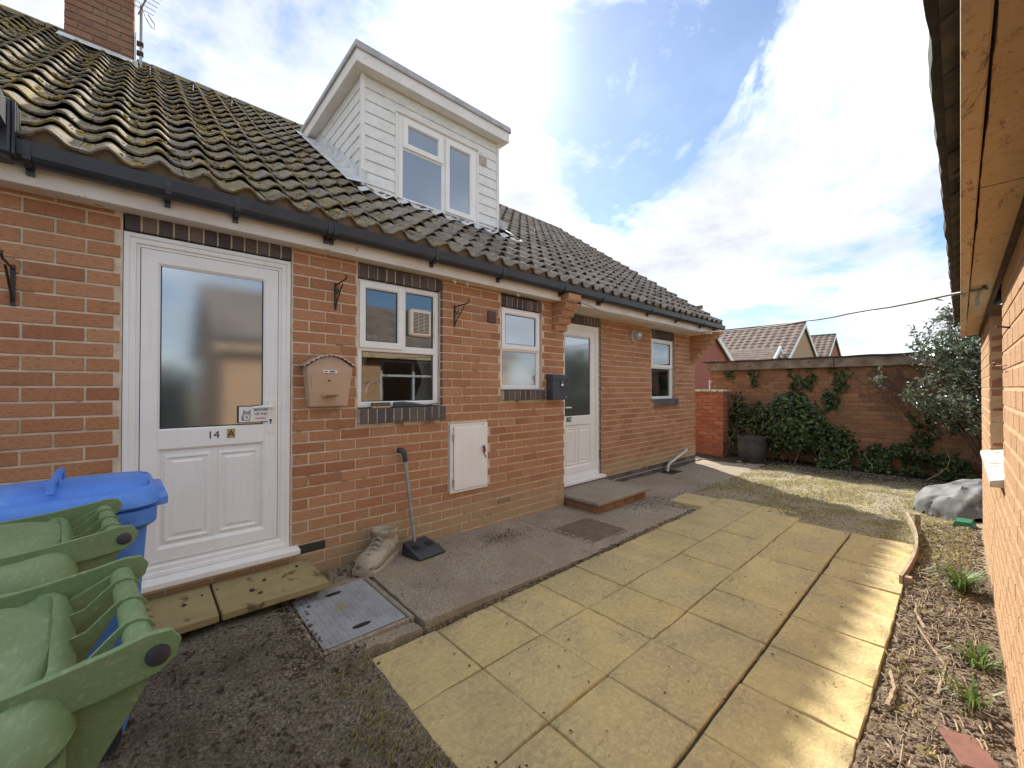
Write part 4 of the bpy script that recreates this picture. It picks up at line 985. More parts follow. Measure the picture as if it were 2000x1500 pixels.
# inset cover filled with small setts beside the step
t = thing('inset_cover', (3.3, -.78, -.03), 'brown recessed drain cover with brick pattern set in the path', 'drain cover')
BRN = simple('brown cover fill', (.13, .095, .07), (.19, .14, .10), 12, .9, .4, 90); zi = gz(3.32)+.006
MB().cbox(3.05, 3.60, -1.00, -.50, zi-.05, zi+.006, .004).build('cover_frame', CONC, t)
for i in range(9):
    for j in range(11):
        x = 3.065+i*.058+(.029 if j % 2 else 0)-.01
        x0, x1 = max(3.062, x), min(3.588, x+.054)
        if x1-x0 > .012: MB().box(x0, x1, -.99+j*.0438, -.99+j*.0438+.040, zi, zi+.011).build('sett', BRN, t)

# boot shaped planter
STONE = simple('weathered cast stone', (0.30, 0.26, 0.19), (0.45, 0.40, 0.31), 9, .92, .7, 60, speck=((0.15, 0.14, 0.09), 16, .60), bdist=.008)
boot = thing('boot_planter', (1.36, -.19, gz(1.4)-.005), 'stone planter shaped like an old lace up boot beside the wall', 'planter')
bz = gz(1.38)-.004
BA = math.atan2(.25, .34); bc, bs = math.cos(BA), math.sin(BA)
def BP(l, s, z): return (1.185+l*bc-s*bs, -.33+l*bs+s*bc, bz+z)     # l from the toe to the heel
def bloop(l, wd, h, n=14, lift=.02):
    pts = []; wd *= 1.18
    for k in range(n):
        a_ = 2*math.pi*k/n; ca, sa = math.cos(a_), math.sin(a_)
        pts.append(BP(l, wd*math.copysign(abs(ca)**.75, ca), lift+h*(.5+.5*math.copysign(abs(sa)**.8, sa))))
    return pts
m = MB(); m.loft([bloop(.0, .02, .03), bloop(.012, .055, .065), bloop(.05, .078, .095), bloop(.10, .086, .108), bloop(.15, .082, .112), bloop(.20, .076, .135), bloop(.25, .070, .17), bloop(.30, .068, .185), bloop(.36, .068, .19), bloop(.41, .062, .18), bloop(.435, .045, .15), bloop(.44, .02, .11)], cap=True)
m.build('foot', STONE, boot, smooth=True)
m = MB(); m.loft([[BP(l, s*w_, z) for l, s in [(0-.012, 0), (.01, .075), (.08, .098), (.16, .094), (.24, .078), (.34, .078), (.43, .066), (.455, .0), (.43, -.066), (.34, -.078), (.24, -.078), (.16, -.094), (.08, -.098), (.01, -.075)]] for w_, z in ((1.15, 0), (1.18, .005), (1.15, .034), (1.06, .040))], cap=True)
m.build('sole', STONE, boot, smooth=True)
m = MB(); lo = []
for z, r1, r2, c_, f in ((.13, .075, .062, .335, 0), (.17, .085, .070, .335, 0), (.205, .098, .080, .325, 0), (.222, .108, .088, .32, 1), (.236, .110, .090, .32, 1), (.240, .100, .082, .32, 1), (.228, .088, .070, .32, 1), (.15, .07, .055, .33, 0)):
    lo.append([BP(c_+r1*math.cos(6.283*k/18), r2*1.12*math.sin(6.283*k/18), z+(.010*math.cos(6.283*k/18)*-1 if f else 0)+.004*math.sin(k*2.2)*f) for k in range(18)])
m.loft(lo); m.build('ankle', STONE, boot, smooth=True)
m = MB(); m.loft([[BP(.33+.068*math.cos(6.283*k/14), .053*math.sin(6.283*k/14), .17+.003*(k % 3)) for k in range(14)]], cap=False); m.f.append(tuple(range(14))); m.build('compost', SOIL, boot)
m = MB()
for k in range(4):
    l = .15+k*.032; z = .128+k*.026+.012
    m.tube([BP(l, -.045, z-.012), BP(l+.008, 0, z+.012), BP(l+.018, .045, z-.008)], .005, 5); m.tube([BP(l+.018, -.045, z-.008), BP(l+.008, 0, z+.013), BP(l, .045, z-.012)], .005, 5)
m.build('laces', STONE, boot, smooth=True)
m = MB(); m.tube([BP(.115, .088, .05), BP(.095, .07, .095), BP(.085, .0, .128), BP(.095, -.07, .095), BP(.115, -.088, .05)], .004, 5); m.build('toe_cap_seam', simple('dark seam stone', (.10, .09, .06), (.15, .13, .09), 20, .95), boot)

# long handled dustpan leaning on the wall
BLKP = simple('black plastic', (0.025, 0.027, 0.034), (0.045, 0.047, 0.055), 9, .5, .1, 50)
dp = thing('dustpan', (1.66, -.22, gz(1.7)), 'black long handled dustpan leaning on the wall beside the stone boot', 'dustpan'); dz = gz(1.7)
m = MB()
def DQ(a, b_, z): return (1.70+a*.9397+b_*.342, -.20+a*-.342*-1*0.0+b_*-.94+a*.10, dz+z)
m.loft([[DQ(-.135, .17, .004), DQ(.135, .17, .004), DQ(.135, .17, .012), DQ(-.135, .17, .012)], [DQ(-.135, .10, .004), DQ(.135, .10, .004), DQ(.135, .10, .055), DQ(-.135, .10, .055)],
        [DQ(-.12, -.03, .004), DQ(.12, -.03, .004), DQ(.115, -.03, .105), DQ(-.115, -.03, .105)], [DQ(-.10, -.06, .01), DQ(.10, -.06, .01), DQ(.09, -.06, .095), DQ(-.09, -.06, .095)]], cap=True)
m.build('pan', BLKP, dp)
m = MB()
for sd in (-1, 1):
    for k in range(4): m.loft([[DQ(sd*(.045+k*.016)+q, y0, z) for q, y0, z in ((-.003, .085-.005, .063), (.003, .08, .063), (.003, .035, .084), (-.003, .035, .084))], [DQ(sd*(.045+k*.016)+q, y0, z) for q, y0, z in ((-.003, .08, .071), (.003, .08, .071), (.003, .035, .091), (-.003, .035, .091))]], cap=True)
m.build('pan_ribs', BLKP, dp)
m = MB(); m.tube([DQ(-.005, -.02, .085), (1.655, -.075, .80)], .0155, 10); m.build('handle', simple('grey steel tube', (.26, .25, .23), (.36, .35, .32), 18, .5, .05, metal=.3), dp, smooth=True)
m = MB(); m.tube([(1.657, -.078, .775), (1.654, -.072, .835), (1.645, -.06, .862), (1.625, -.035, .872), (1.612, -.02, .868)], [.021, .022, .024, .024, .017], 10); m.build('grip', BLKP, dp, smooth=True)

# ------------------------------------------------------------------ wheeled bins
def bin_mat(name, c1, c2, worn):
    t = MT(name, .48, spec=.4)
    c = t.mix(t.ramp(t.noise(3, 5, .6), [(.35, 0.), (.7, 1.)]), c1, c2)
    c = t.mix(t.ramp(t.noise(120, 3, .7, 0, (1, .25, 1)), [(.52, 0.), (.72, .35)]), c, worn)
    c = t.mix(t.ramp(t.noise(6, 6, .7, off=3), [(.56, 0.), (.75, .35)]), c, worn)
    t.color(c); t.rough(t.ramp(t.noise(9, 4), [(.3, .38), (.7, .6)])); t.bump(t.noise(160, 3), .12, .003); return t.m
GREEN = bin_mat('green bin plastic', (0.135, 0.205, 0.088), (0.175, 0.255, 0.12), (0.36, 0.41, 0.26))
BLUE = bin_mat('blue bin plastic', (0.06, 0.19, 0.60), (0.085, 0.235, 0.68), (0.22, 0.38, 0.75))
def rr(x0, x1, y0, y1, r, z, n=4, fz=None):
    pts = []
    for cx, cy, a0 in ((x1-r, y1-r, 0), (x0+r, y1-r, 90), (x0+r, y0+r, 180), (x1-r, y0+r, 270)):
        for k in range(n+1):
            a_ = R(a0+90*k/n); x, y = cx+r*math.cos(a_), cy+r*math.sin(a_); pts.append((x, y, z+(fz(x, y) if fz else 0)))
    return pts
def make_bin(mat, hinge=True):
    """local frame: hinge and handle towards +x, base centre at the origin"""
    P = {}
    m = MB(); m.loft([rr(-.20, .22, -.20, .20, .05, .06), rr(-.21, .23, -.205, .205, .05, .10), rr(-.31, .275, -.262, .262, .06, .85), rr(-.335, .300, -.292, .292, .09, .866), rr(-.338, .304, -.296, .296, .09, .872), rr(-.338, .304, -.296, .296, .09, .925), rr(-.32, .29, -.28, .28, .09, .932)], cap=True)
    P['body'] = m
    f = lambda x, y: .010*(x+.3)
    m = MB(); m.loft([rr(-.345, .308, -.298, .298, .11, .936, 8), rr(-.352, .314, -.303, .303, .11, .944, 8), rr(-.350, .312, -.299, .299, .11, .958, 8), rr(-.338, .302, -.284, .284, .11, .982, 8, f), rr(-.325, .292, -.262, .262, .11, .994, 8, f), rr(-.322, .285, -.236, .236, .10, .996, 8, f), rr(-.32, .285, -.208, .208, .08, .984, 8, f), rr(-.32, .296, -.184, .184, .10, .974, 8, f),
             rr(-.315, .294, -.176, .176, .11, .980, 8, f), rr(-.30, .282, -.162, .162, .12, 1.003, 8, f), rr(-.28, .262, -.140, .140, .12, 1.012, 8, f), rr(-.12, .10, -.05, .05, .045, 1.021, 8, f)], cap=True)
    P['lid'] = m
    prof = [(-.24, .990), (-.05, .998), (.12, 1.006), (.26, 1.014), (.345, 1.025), (.385, 1.033), (.412, 1.030), (.424, 1.012), (.418, .990), (.398, .974), (.34, .966), (.24, .962), (.10, .960), (-.24, .958)]
    hp = [(.23, .76), (.27, .76), (.375, .935), (.400, .985), (.395, 1.005), (.37, 1.012), (.25, .95)]
    for k, sy in enumerate((-1, 1)):
        y0, y1 = sorted((sy*.193, sy*.206))
        P['hinge_arm' if not k else 'hinge_arm.b'] = MB().loft([[(x, y, z) for x, z in prof] for y in (y0, y1)], cap=True)
        y0, y1 = sorted((sy*.176, sy*.190))
        P['handle_cheek' if not k else 'handle_cheek.b'] = MB().loft([[(x, y, z) for x, z in hp] for y in (y0, y1)], cap=True)
        P['hinge_pin' if not k else 'hinge_pin.b'] = MB().tube([(.396, sy*.204, 1.000), (.396, sy*.210, 1.000), (.396, sy*.2125, 1.000)], [.0155, .0145, .009], 14)
        P['wheel' if not k else 'wheel.b'] = MB().tube([(.12, sy*.175, .09), (.12, sy*.225, .09)], .09, 18)
    P['handle_bar'] = MB().tube([(.380, -.188, 1.0), (.380, .188, 1.0)], .0185, 16)
    top = [(.27, .985), (.30, .976), (.325, .982), (.350, 1.006), (.366, 1.020), (.381, 1.0225), (.396, 1.017), (.404, 1.004)]; bot = [(.4015, 1.0), (.392, 1.013), (.380, 1.0185), (.366, 1.012), (.352, .990), (.335, .965), (.30, .945), (.27, .945)]
    for k, y in enumerate((-.105, .0, .105)):
        P['hinge_web'+('' if not k else '.%d' % k)] = MB().loft([[(x, yy, z) for x, z in top+bot] for yy in (y-.0035, y+.0035)], cap=True)
    return P
def put_bin(name, mat, loc, rot, label, group=None, meshes=None):
    root = bpy.data.objects.new(name, None); COL.objects.link(root); root.location = loc; root.rotation_euler = (0, 0, rot); root.empty_display_size = .1
    tag(root, label, 'wheelie bin', group); res = {}
    src = meshes or {k: v for k, v in make_bin(mat).items()}
    for k, v in src.items():
        if isinstance(v, MB):
            me = bpy.data.meshes.new(k); me.from_pydata(v.v, [], v.f); me.materials.append(BLKP if k.split('.')[0] in ('wheel', 'hinge_pin') else mat)
            me.polygons.foreach_set('use_smooth', [True]*len(me.polygons)); me.set_sharp_from_angle(angle=R(35))
        else: me = v
        res[k] = me; o = bpy.data.objects.new(k.split('.')[0], me); COL.objects.link(o); o.parent = root
    return root, res
gb, gm = put_bin('wheeled_bin', GREEN, (-.393, -2.267, .0), R(5), 'green wheelie bin nearest the camera at the bottom left', 'green wheelie bins')
put_bin('wheeled_bin', GREEN, (-.449, -1.590, .0), R(6), 'green wheelie bin between the nearest green bin and the blue one', 'green wheelie bins', gm)
bm_ = {k: v for k, v in make_bin(BLUE).items() if k.split('.')[0] in ('body', 'lid', 'wheel')}
bm_['lid_grip'] = MB().loft([rr(.24, .338, -.225, .225, .03, z) for z in (.925, .955)], cap=True)
for k, y in enumerate((-.12, .12)):
    bm_['lid_loop' if not k else 'lid_loop.b'] = MB().tube([(.02, y-.07, 1.01), (.02, y-.06, 1.045), (.02, y+.06, 1.045), (.02, y+.07, 1.01)], .012, 7)
put_bin('wheeled_bin', BLUE, (-.265, -.90, .012), R(2), 'blue wheelie bin against the house wall behind the green bins', None, bm_)

# ------------------------------------------------------------------ garage on the right
GY = -3.385; GX0, GX1, GZT = 0.80, 6.04, 1.93
gar = thing('garage', (3.4, GY, -.05), 'orange brick garage with deep painted soffit close on the right', 'garage')
gop = (3.05, 4.40, .95, GZT+.1)
m = MB(); gb_ = MB()
for x0, x1, z0, z1 in ((GX0+.012, gop[0], -.2, GZT+.05), (gop[1], GX1-.012, -.2, GZT+.05), (gop[0], gop[1], -.2, gop[2])): gb_.box(x0, x1, GY-.22, GY-.0035, z0, z1)
gb_.box(GX0+.012, GX0+.22, GY-3.2, GY-.22, -.2, GZT+.05); gb_.box(GX1-.22, GX1-.012, GY-3.2, GY-.22, -.2, GZT+.05); gb_.box(GX0+.012, GX1-.012, GY-3.4, GY-3.2, -.2, GZT+.05)
gw = gb_.build('garage_wall', GMORT, gar)
U = lambda x: GX1-x
gp = wall_pieces((GX1, GY), math.pi, 0, GX1-GX0, -.1, GZT+.03, [(U(gop[1]), U(gop[0]), gop[2], gop[3])], GBRK, zref=.01)
gp += wall_pieces((GX0, GY), -math.pi/2, .012, 3.3, -.1, GZT+.03, [], GBRK, zref=.01, uref=.1)
gp += wall_pieces((GX1, GY-3.3), math.pi/2, 0, 3.288, -.1, GZT+.03, [], GBRK, zref=.01, uref=.1)
gp += wall_pieces((gop[1], GY-.11), -math.pi/2, -.10, .09, gop[2]+.03, GZT+.02, [], PBRK, zref=.01, uref=-.10)
lay_bricks(gp, gw, jit=.25)
PGREY = simple('flaking grey window paint', (.42, .44, .43), (.55, .57, .55), 12, .7, .5, 40, speck=((.25, .23, .19), 30, .6))
gwin = MB(); 
def ringY(mb, x0, x1, z0, z1, prof): mb.loft([[(x0+i, y, z0+i), (x0+i, y, z1-i), (x1-i, y, z1-i), (x1-i, y, z0+i)] for i, y in prof])
ringY(gwin, 3.06, 4.39, .985, GZT, [(0, GY-.16), (0, GY-.075), (.05, GY-.075), (.06, GY-.09), (.06, GY-.16)])
gwin.cbox(3.70, 3.75, GY-.155, GY-.078, 1.04, GZT-.055, .005); gwin.cbox(3.11, 4.34, GY-.15, GY-.08, 1.60, 1.64, .005)
gwo = gwin.build('garage_window', PGREY, gar)
MB().box(3.10, 4.35, GY-.125, GY-.118, 1.03, GZT-.05).build('window_pane', GLASS, gwo)
m = MB(); m.loft([[(xx, GY-.14, .93), (xx, GY+.042, .925), (xx, GY+.045, .935), (xx, GY+.043, .955), (xx, GY-.08, .985), (xx, GY-.14, .985)] for xx in (3.02, 4.43)], cap=True)
m.build('window_sill', simple('white flaking sill paint', (.46, .44, .41), (.58, .56, .53), 14, .8, .8, 45, speck=((.26, .23, .19), 20, .54)), gar)
# eaves: fascia, soffit boards, projecting tiles
def eaves_mat():
    t = MT('peeling tan eaves paint', .75, spec=.3)
    c = t.mix(t.ramp(t.noise(2.5, 6, .65), [(.35, 0.), (.68, 1.)]), (.62, .455, .28), (.53, .375, .22))
    c = t.mix(t.ramp(t.noise(22, 7, .75, 0, (.35, 1, 1)), [(.56, 0.), (.66, .6)]), c, (.44, .315, .19))
    c = t.mix(t.ramp(t.noise(7, 8, .8, .8, (.5, 1.6, 1), off=4), [(.555, 0.), (.60, .85)]), c, (.13, .08, .05))
    c = t.mix(t.ramp(t.noise(60, 5, .75, off=7), [(.56, 0.), (.66, .7)]), c, (.24, .15, .085))
    t.color(c); t.bump(t.noise(30, 7, .75), .6, .008); return t.m
ORP = eaves_mat()
MB().cbox(GX0-.1, GX1+.09, CAMY-.034, CAMY-.004, GZT-.018, GZT+.135, .003).build('fascia', ORP, gar)
for a_, b_ in ((GX0-.1, 1.62), (1.628, 2.71), (2.722, GX1+.085)):
    m = MB(); lo = []; nn_ = int((b_-a_)/.03)
    for k in range(nn_+1):
        xx = a_+(b_-a_)*k/nn_; e_ = CAMY-.0385+.0035*fbm(xx*6, 3)-.004*max(0, fbm(xx*2.2, 8)); zz_ = GZT-.006+(.003 if a_ > 2 else 0)+.002*fbm(xx*3, 5)
        lo.append([(xx, GY+.004, zz_), (xx, e_, zz_), (xx, e_, GZT+.014), (xx, GY+.004, GZT+.014)])
    m.loft(lo, cap=True); m.build('soffit_board', ORP, gar)
MB().box(GX0-.05, GX1, GY+.0015, GY+.016, GZT-.030, GZT-.0065).build('wall_bead', simple('dark rotten timber', (.05, .03, .02), (.10, .06, .04), 12, .9), gar)
EAVT = simple('underside of eaves slate', (.09, .08, .068), (.22, .195, .165), 10, .95, .9, 30, bdist=.015, speck=((.04, .035, .03), 18, .58), var=.3)
x = GX0-.1; mo = random.Random(8)
while x < GX1+.08:
    wdt = mo.uniform(.11, .19); y1 = CAMY+.022+mo.uniform(-.003, .006)
    m = MB(); zz_ = GZT+.137
    m.loft([[(xx, CAMY-.5, zz_+.27+.012), (xx, y1, zz_-.018+.012), (xx, y1+.002, zz_-.002+.018), (xx, CAMY-.5, zz_+.30)] for xx in (x+.003, x+wdt-.003)], cap=True); m.build('eaves_tile', EAVT, gar); x += wdt
m = MB(); lo = []
for k in range(90):
    xx = GX0-.1+(GX1-GX0+.18)*k/89; jy = .006*fbm(xx*5, 2)+.004*fbm(xx*17, 3)
    lo.append([(xx, CAMY+.020, GZT+.118+jy), (xx, CAMY+.036+jy*1.4, GZT+.112+jy*1.5), (xx, CAMY+.040+jy*1.4, GZT+.150+jy), (xx, CAMY+.028, GZT+.165)])
m.loft(lo, cap=True); m.build('felt_edge', simple('black roofing felt', (.012, .012, .013), (.03, .03, .032), 30, .85, .8, 60), gar)
m = MB(); rz = lambda y: GZT+.165+(CAMY+.03-y)*.56
m.add([(GX0-.12, CAMY+.03, rz(CAMY+.03)), (GX1+.1, CAMY+.03, rz(CAMY+.03)), (GX1+.1, -5.1, rz(-5.1)), (GX0-.12, -5.1, rz(-5.1)), (GX0-.12, -7.0, 1.95), (GX1+.1, -7.0, 1.95)], [(0, 1, 2, 3), (3, 2, 5, 4)]); gr = m.build('garage_roof', FTILE, gar)
for xx in (GX0+.015, GX1-.20):
    m = MB(); m.loft([[(xx, GY-.02, GZT+.05), (xx, -5.1, rz(-5.1)-.06), (xx, -6.75, GZT+.05)], [(xx+.18, GY-.02, GZT+.05), (xx+.18, -5.1, rz(-5.1)-.06), (xx+.18, -6.75, GZT+.05)]], cap=True); m.build('gable', GBRK, gar)
# nails and wire on the garage wall
m = MB(); m.tube([(2.62, GY-.01, 1.645), (2.60, GY+.035, 1.655)], .004, 5); m.build('nail', IRON, gar)
m = MB(); m.tube([(3.12, GY+.012, 1.52), (2.85, GY+.03, 1.50), (2.55, GY+.012, 1.49)], .0025, 5); m.tube([(2.86, GY+.02, 1.49), (2.84, GY+.035, 1.515)], .006, 5); m.build('rusty_wire', simple('rusty wire', (.16, .06, .03), (.22, .1, .05), 20, .8), gar)

# overhead cable from the house to the garage
cab = thing('overhead_cable', (3.2, GY+.02, GZT-.02), 'grey cable slung from the house eaves across to the garage', 'cable')
p0, p1 = Vector((3.98, -.150, 2.40)), Vector((7.35, -.150, 2.395)); pe = Vector((3.18, GY+.04, GZT-.022))
m = MB(); pts = [p0+(p1-p0)*(k/8)+Vector((0, 0, -.02*math.sin(math.pi*k/8)+.004*math.sin(k*2))) for k in range(9)]; m.tube([(3.98, -.10, 2.43), (3.99, -.15, 2.44)]+pts[1:], .006, 6); m.build('eaves_run', simple('pale grey cable', (.42, .40, .37), (.5, .48, .45), 9, .6, 0), cab, smooth=True)
m = MB(); pts = [p1+(pe-p1)*(k/24)+Vector((0, 0, -.055*math.sin(math.pi*k/24)+.004*math.sin(k*1.7))) for k in range(25)]; m.tube(pts, .0075, 7); m.build('span', simple('grey cable', (.16, .16, .16), (.24, .24, .23), 9, .6, 0), cab, smooth=True)
m = MB(); m.tube([pe, pe+Vector((.06, .01, .012)), pe+Vector((.20, .02, .01)), pe+Vector((.26, .03, -.012)), pe+Vector((.28, .03, -.045))], .008, 7); m.build('cable_tail', simple('grey cable sheath', (.3, .3, .28), (.38, .38, .36), 9, .6, 0), cab, smooth=True)

# aerials
def aerial(base, top, boomdir, n, label, ln=1.0, el=.16, par=None):
    t = thing('television_aerial', base, label, 'aerial'); b_, tp = Vector(base), Vector(top)
    MB().tube([b_, tp], .014, 7).build('mast', STEEL, t)
    d = Vector(boomdir).normalized(); s_ = d.cross(Vector((0, 0, 1))).normalized(); st = tp-Vector((0, 0, .04))
    MB().tube([st-d*.12, st+d*ln], .009, 6).build('boom', STEEL, t)
    m = MB()
    for k in range(n): c_ = st+d*(ln*k/(n-1)); m.tube([c_-s_*el, c_+s_*el], .004, 5)
    m.build('element', STEEL, t, kind='stuff')
    return t
ta = aerial((-.045, 3.68, 5.45), (-.045, 3.68, 6.24), (.22, -.97, .05), 13, 'television aerial on a mast beside the chimney', 1.0, .12)
m = MB(); m.cbox(-.11, -.02, 3.65, 3.71, 5.72, 5.76, .003); m.cbox(-.11, -.02, 3.65, 3.71, 5.60, 5.64, .003); m.build('wall_clamp', IRON, ta)
m = MB(); m.tube([(-.03, 3.67, 6.20), (.0, 3.64, 6.08), (.05, 3.62, 5.98), (.09, 3.6, 5.96), (.08, 3.6, 6.02), (.02, 3.62, 6.12)], .005, 5); m.build('coax_loop', BLACKM, ta)
aerial((10.4, 6.7, 4.5), (10.4, 6.7, 5.86), (.85, -.52, .02), 16, 'distant television aerial showing over the roof ridge', 1.05, .20)

# ------------------------------------------------------------------ garden end: flat roofed outbuilding, pier
OXF = 9.90
outb = thing('outbuilding', (OXF, -2.5, -.1), 'low flat roofed brick outbuilding overgrown with ivy at the garden end', 'outbuilding')
OY0, OY1 = .66, -6.4
ob = MB().box(OXF+.012, OXF+3.0, OY1, OY0, -.2, 1.86).build('outbuilding_wall', DMORT, outb)
op_ = wall_pieces((OXF, OY0), -math.pi/2, 0, 5.0, -.12, 1.86, [], RBRK, zref=0)+wall_pieces((OXF, OY0+.012), 0, .012, 3.0, -.12, 1.86, [], RBRK, zref=0)
op_ += wall_pieces((OXF+3.0, OY0+.0), math.pi, 0, 2.95, -.12, 1.86, [], RBRK, zref=0)
op_ = [p for p in op_ if p[1] != math.pi]
lay_bricks(op_, ob)
OLDW = simple('weathered bare timber', (.13, .10, .08), (.29, .235, .18), 6, .9, .6, 40, speck=((.10, .07, .05), 12, .62))
for a_, b_ in ((OY0+.09, -1.62), (-1.63, -3.9), (-3.91, -6.45)):
    MB().cbox(OXF-.12, OXF-.07, b_, a_, 1.80, 1.985, .008).build('roof_beam', OLDW, outb)
m = MB(); m.box(OXF-.065, OXF+3.05, OY1-.05, OY0+.08, 1.87, 1.99); m.build('roof_deck', OLDW, outb)
m = MB(); lo = []
for k in range(40):
    yy = OY0+.16-(OY0-OY1+.2)*k/39; j_ = .006*math.sin(k*1.7)
    lo.append([(OXF-.16, yy, 1.988+j_), (OXF-.155, yy, 2.012+j_), (OXF+3.1, yy, 2.03), (OXF+3.1, yy, 2.0)])
m.loft(lo, cap=True); m.build('felt_roof', simple('dark roof felt', (.035, .03, .028), (.07, .06, .055), 12, .9, .4, 60), outb)
pier = thing('garden_pier', (9.5, .7, -.1), 'old red brick pier with pale lichen on top beside the house corner', 'pier')
pc = MB().box(9.312, 9.72, .222, 1.20, -.2, 1.30).build('pier_core', DMORT, pier)
pp = wall_pieces((9.30, 1.21), -math.pi/2, 0, 1.0, -.1, 1.30, [], PBRK, zref=.03)+wall_pieces((9.30, .21), 0, .012, .42, -.1, 1.30, [], PBRK, zref=.03, uref=.1)
lay_bricks(pp, pc)
m = MB(); m.cbox(9.28, 9.75, .19, 1.22, 1.302, 1.345, .008); m.build('coping', CONC, pier)
m = MB(); lr = random.Random(3)
for k in range(420): m.blob((lr.uniform(9.27, 9.75), lr.uniform(.19, 1.2), 1.345+lr.uniform(-.02, .012)), lr.uniform(.012, .03), 5, 4, .7, .35, lr)
m.build('lichen', simple('pale lichen', (.45, .45, .33), (.62, .62, .48), 20, .95, .5, 80), pier, kind='stuff')

# ------------------------------------------------------------------ houses beyond
def far_house(name, label, ax, ay, zr, half, run, ze, wallm, tilew=.30, gauge=.34, rollh=.03, barge=True, front=True):
    """gable end faces -y at y=ay; ridge runs to +y for `run`; apex at x=ax"""
    h_ = thing(name, (ax, ay, -.1), label, 'house'); zr_ = zr
    sl_ = (zr-ze)/half
    m = MB(); m.add([(ax-half*.94, ay, -.2), (ax+half*.94, ay, -.2), (ax+half*.94, ay, ze+.1), (ax, ay, zr-.1), (ax-half*.94, ay, ze+.1)]+[(ax-half*.94, ay+run, -.2), (ax+half*.94, ay+run, -.2), (ax+half*.94, ay+run, ze+.1), (ax, ay+run, zr-.1), (ax-half*.94, ay+run, ze+.1)],
          [(0, 1, 2, 3, 4), (5, 9, 8, 7, 6), (0, 4, 9, 5), (1, 6, 7, 2)]); wl = m.build('wall', wallm, h_)
    for sd, nm in ((-1, 'roof'), (1, 'roof')):
        m = MB(); ln = math.hypot(half+.25, (half+.25)*sl_); nr = int(ln/gauge); nc = int((run+.2)/tilew)
        ca, sa = 1/math.hypot(1, sl_), sl_/math.hypot(1, sl_)
        for r_ in range(nr+1):
            lo = []
            for q, off in ((r_*gauge, .035), (r_*gauge, .055), (min(ln, (r_+1)*gauge+.03), .03)):
                row = []
                for k in range(nc*4+1):
                    u = k*tilew/4; n_ = off+rollh*(.5-.5*math.cos(2*math.pi*k/4))
                    dd = half+.25-q*ca
                    row.append((ax+sd*(dd+n_*sa), ay-.12+u, zr-dd*sl_+n_*ca))
                lo.append(row)
            m.loft(lo, closed=False)
        rf = m.build(nm, FTILE, h_)
    rm = MB(); rm.tube([(ax, ay-.14, zr+.05), (ax, ay+run, zr+.05)], .09, 8); rm.build('ridge', FTILE, h_)
    if barge:
        for sd in (-1, 1):
            m = MB(); e_ = half+.25; m.loft([[(ax, y_, zr+.02), (ax, y_, zr-.20), (ax+sd*e_, y_, zr-e_*sl_-.20), (ax+sd*e_, y_, zr-e_*sl_+.02)] for y_ in (ay-.15, ay-.10)], cap=True); m.build('bargeboard', UPVC, h_)
    return h_
def brick_tex(name, c1, c2, mo):
    t = MT(name, .9); bt = t.n('ShaderNodeTexBrick'); mp = t.n('ShaderNodeMapping'); mp.inputs['Rotation'].default_value = (math.pi/2, 0, 0)
    t.l(t.pos, mp.inputs[0]); t.l(mp.outputs[0], bt.inputs['Vector']); bt.inputs['Scale'].default_value = 1; bt.inputs['Brick Width'].default_value = .23; bt.inputs['Row Height'].default_value = .08
    bt.inputs['Mortar Size'].default_value = .008; bt.inputs['Color1'].default_value = col4(c1); bt.inputs['Color2'].default_value = col4(c2); bt.inputs['Mortar'].default_value = col4(mo)
    t.color(bt.outputs['Color']); return t.m
RED = brick_tex('far red brick', (.33, .075, .05), (.38, .10, .065), (.36, .20, .15)); BUF = brick_tex('far buff brick', (.42, .24, .13), (.46, .28, .17), (.48, .36, .25))
hr = far_house('red_brick_house', 'red brick house gable with white bargeboard behind the bungalow corner', 16.0, 3.58, 4.48, 3.2, 8, 2.62, RED)
m = MB(); m.ring(16.9, 18.3, .55, 1.72, [(0, 3.60), (0, 3.55), (.07, 3.55), (.07, 3.60)]); m.box(17.57, 17.63, 3.555, 3.60, .6, 1.68); wr = m.build('window', UPVC, hr); MB().box(16.95, 18.25, 3.585, 3.59, .6, 1.68).build('window_pane', GLASS, wr)
hbuf = far_house('buff_brick_house', 'buff brick house with long tiled roof beyond the outbuilding', 30.0, 3.21, 5.35, 4.2, 11, 2.75, BUF, .42, .40, .045)
# front porch wing with its own gable
pw = MB(); nsl = 11; PX, PYF, PZR = 26.0, 3.55, 3.66
for k in range(nsl):
    z0, z1 = PZR-k*.13, PZR-(k+1)*.13; x0_, x1_ = PX-k*.2, PX-(k+1)*.2
    pw.loft([[(x0_, yy, z0), (x1_-.02, yy, z1), (x1_-.02, yy, z1-.05), (x0_, yy, z0-.05)] for yy in (PYF-.1, PYF+3.4)], cap=True)
pw.build('porch_roof', FTILE, hbuf)
for sd in (-1, 1): MB().loft([[(PX, yy, PZR+.06), (PX, yy, PZR-.18), (PX+sd*1.8, yy, PZR-.18-1.17), (PX+sd*1.8, yy, PZR+.06-1.17)] for yy in (PYF-.17, PYF-.1)], cap=True).build('porch_bargeboard', UPVC, hbuf)
m = MB(); m.loft([[(PX, yy, PZR-.2), (PX-1.5, yy, PZR-1.2), (PX+1.5, yy, PZR-1.2)] for yy in (PYF, PYF+3.3)], cap=True); m.build('porch_gable', simple('dark timber', (.05, .05, .05), (.08, .08, .08), 8, .8), hbuf)
m = MB(); m.loft([[(25.6+.28*s_*math.cos(6.283*k/16)*.4, 6.95-.28*s_*math.cos(6.283*k/16), 3.35+.30*s_*math.sin(6.283*k/16)) for k in range(16)] for s_ in (1, .98)], cap=True); m.tube([(25.6, 6.95, 3.3), (25.75, 6.95, 2.9)], .03, 6); m.build('satellite_dish', simple('grey dish', (.2, .2, .21), (.25, .25, .26), 9, .5, 0), hbuf)
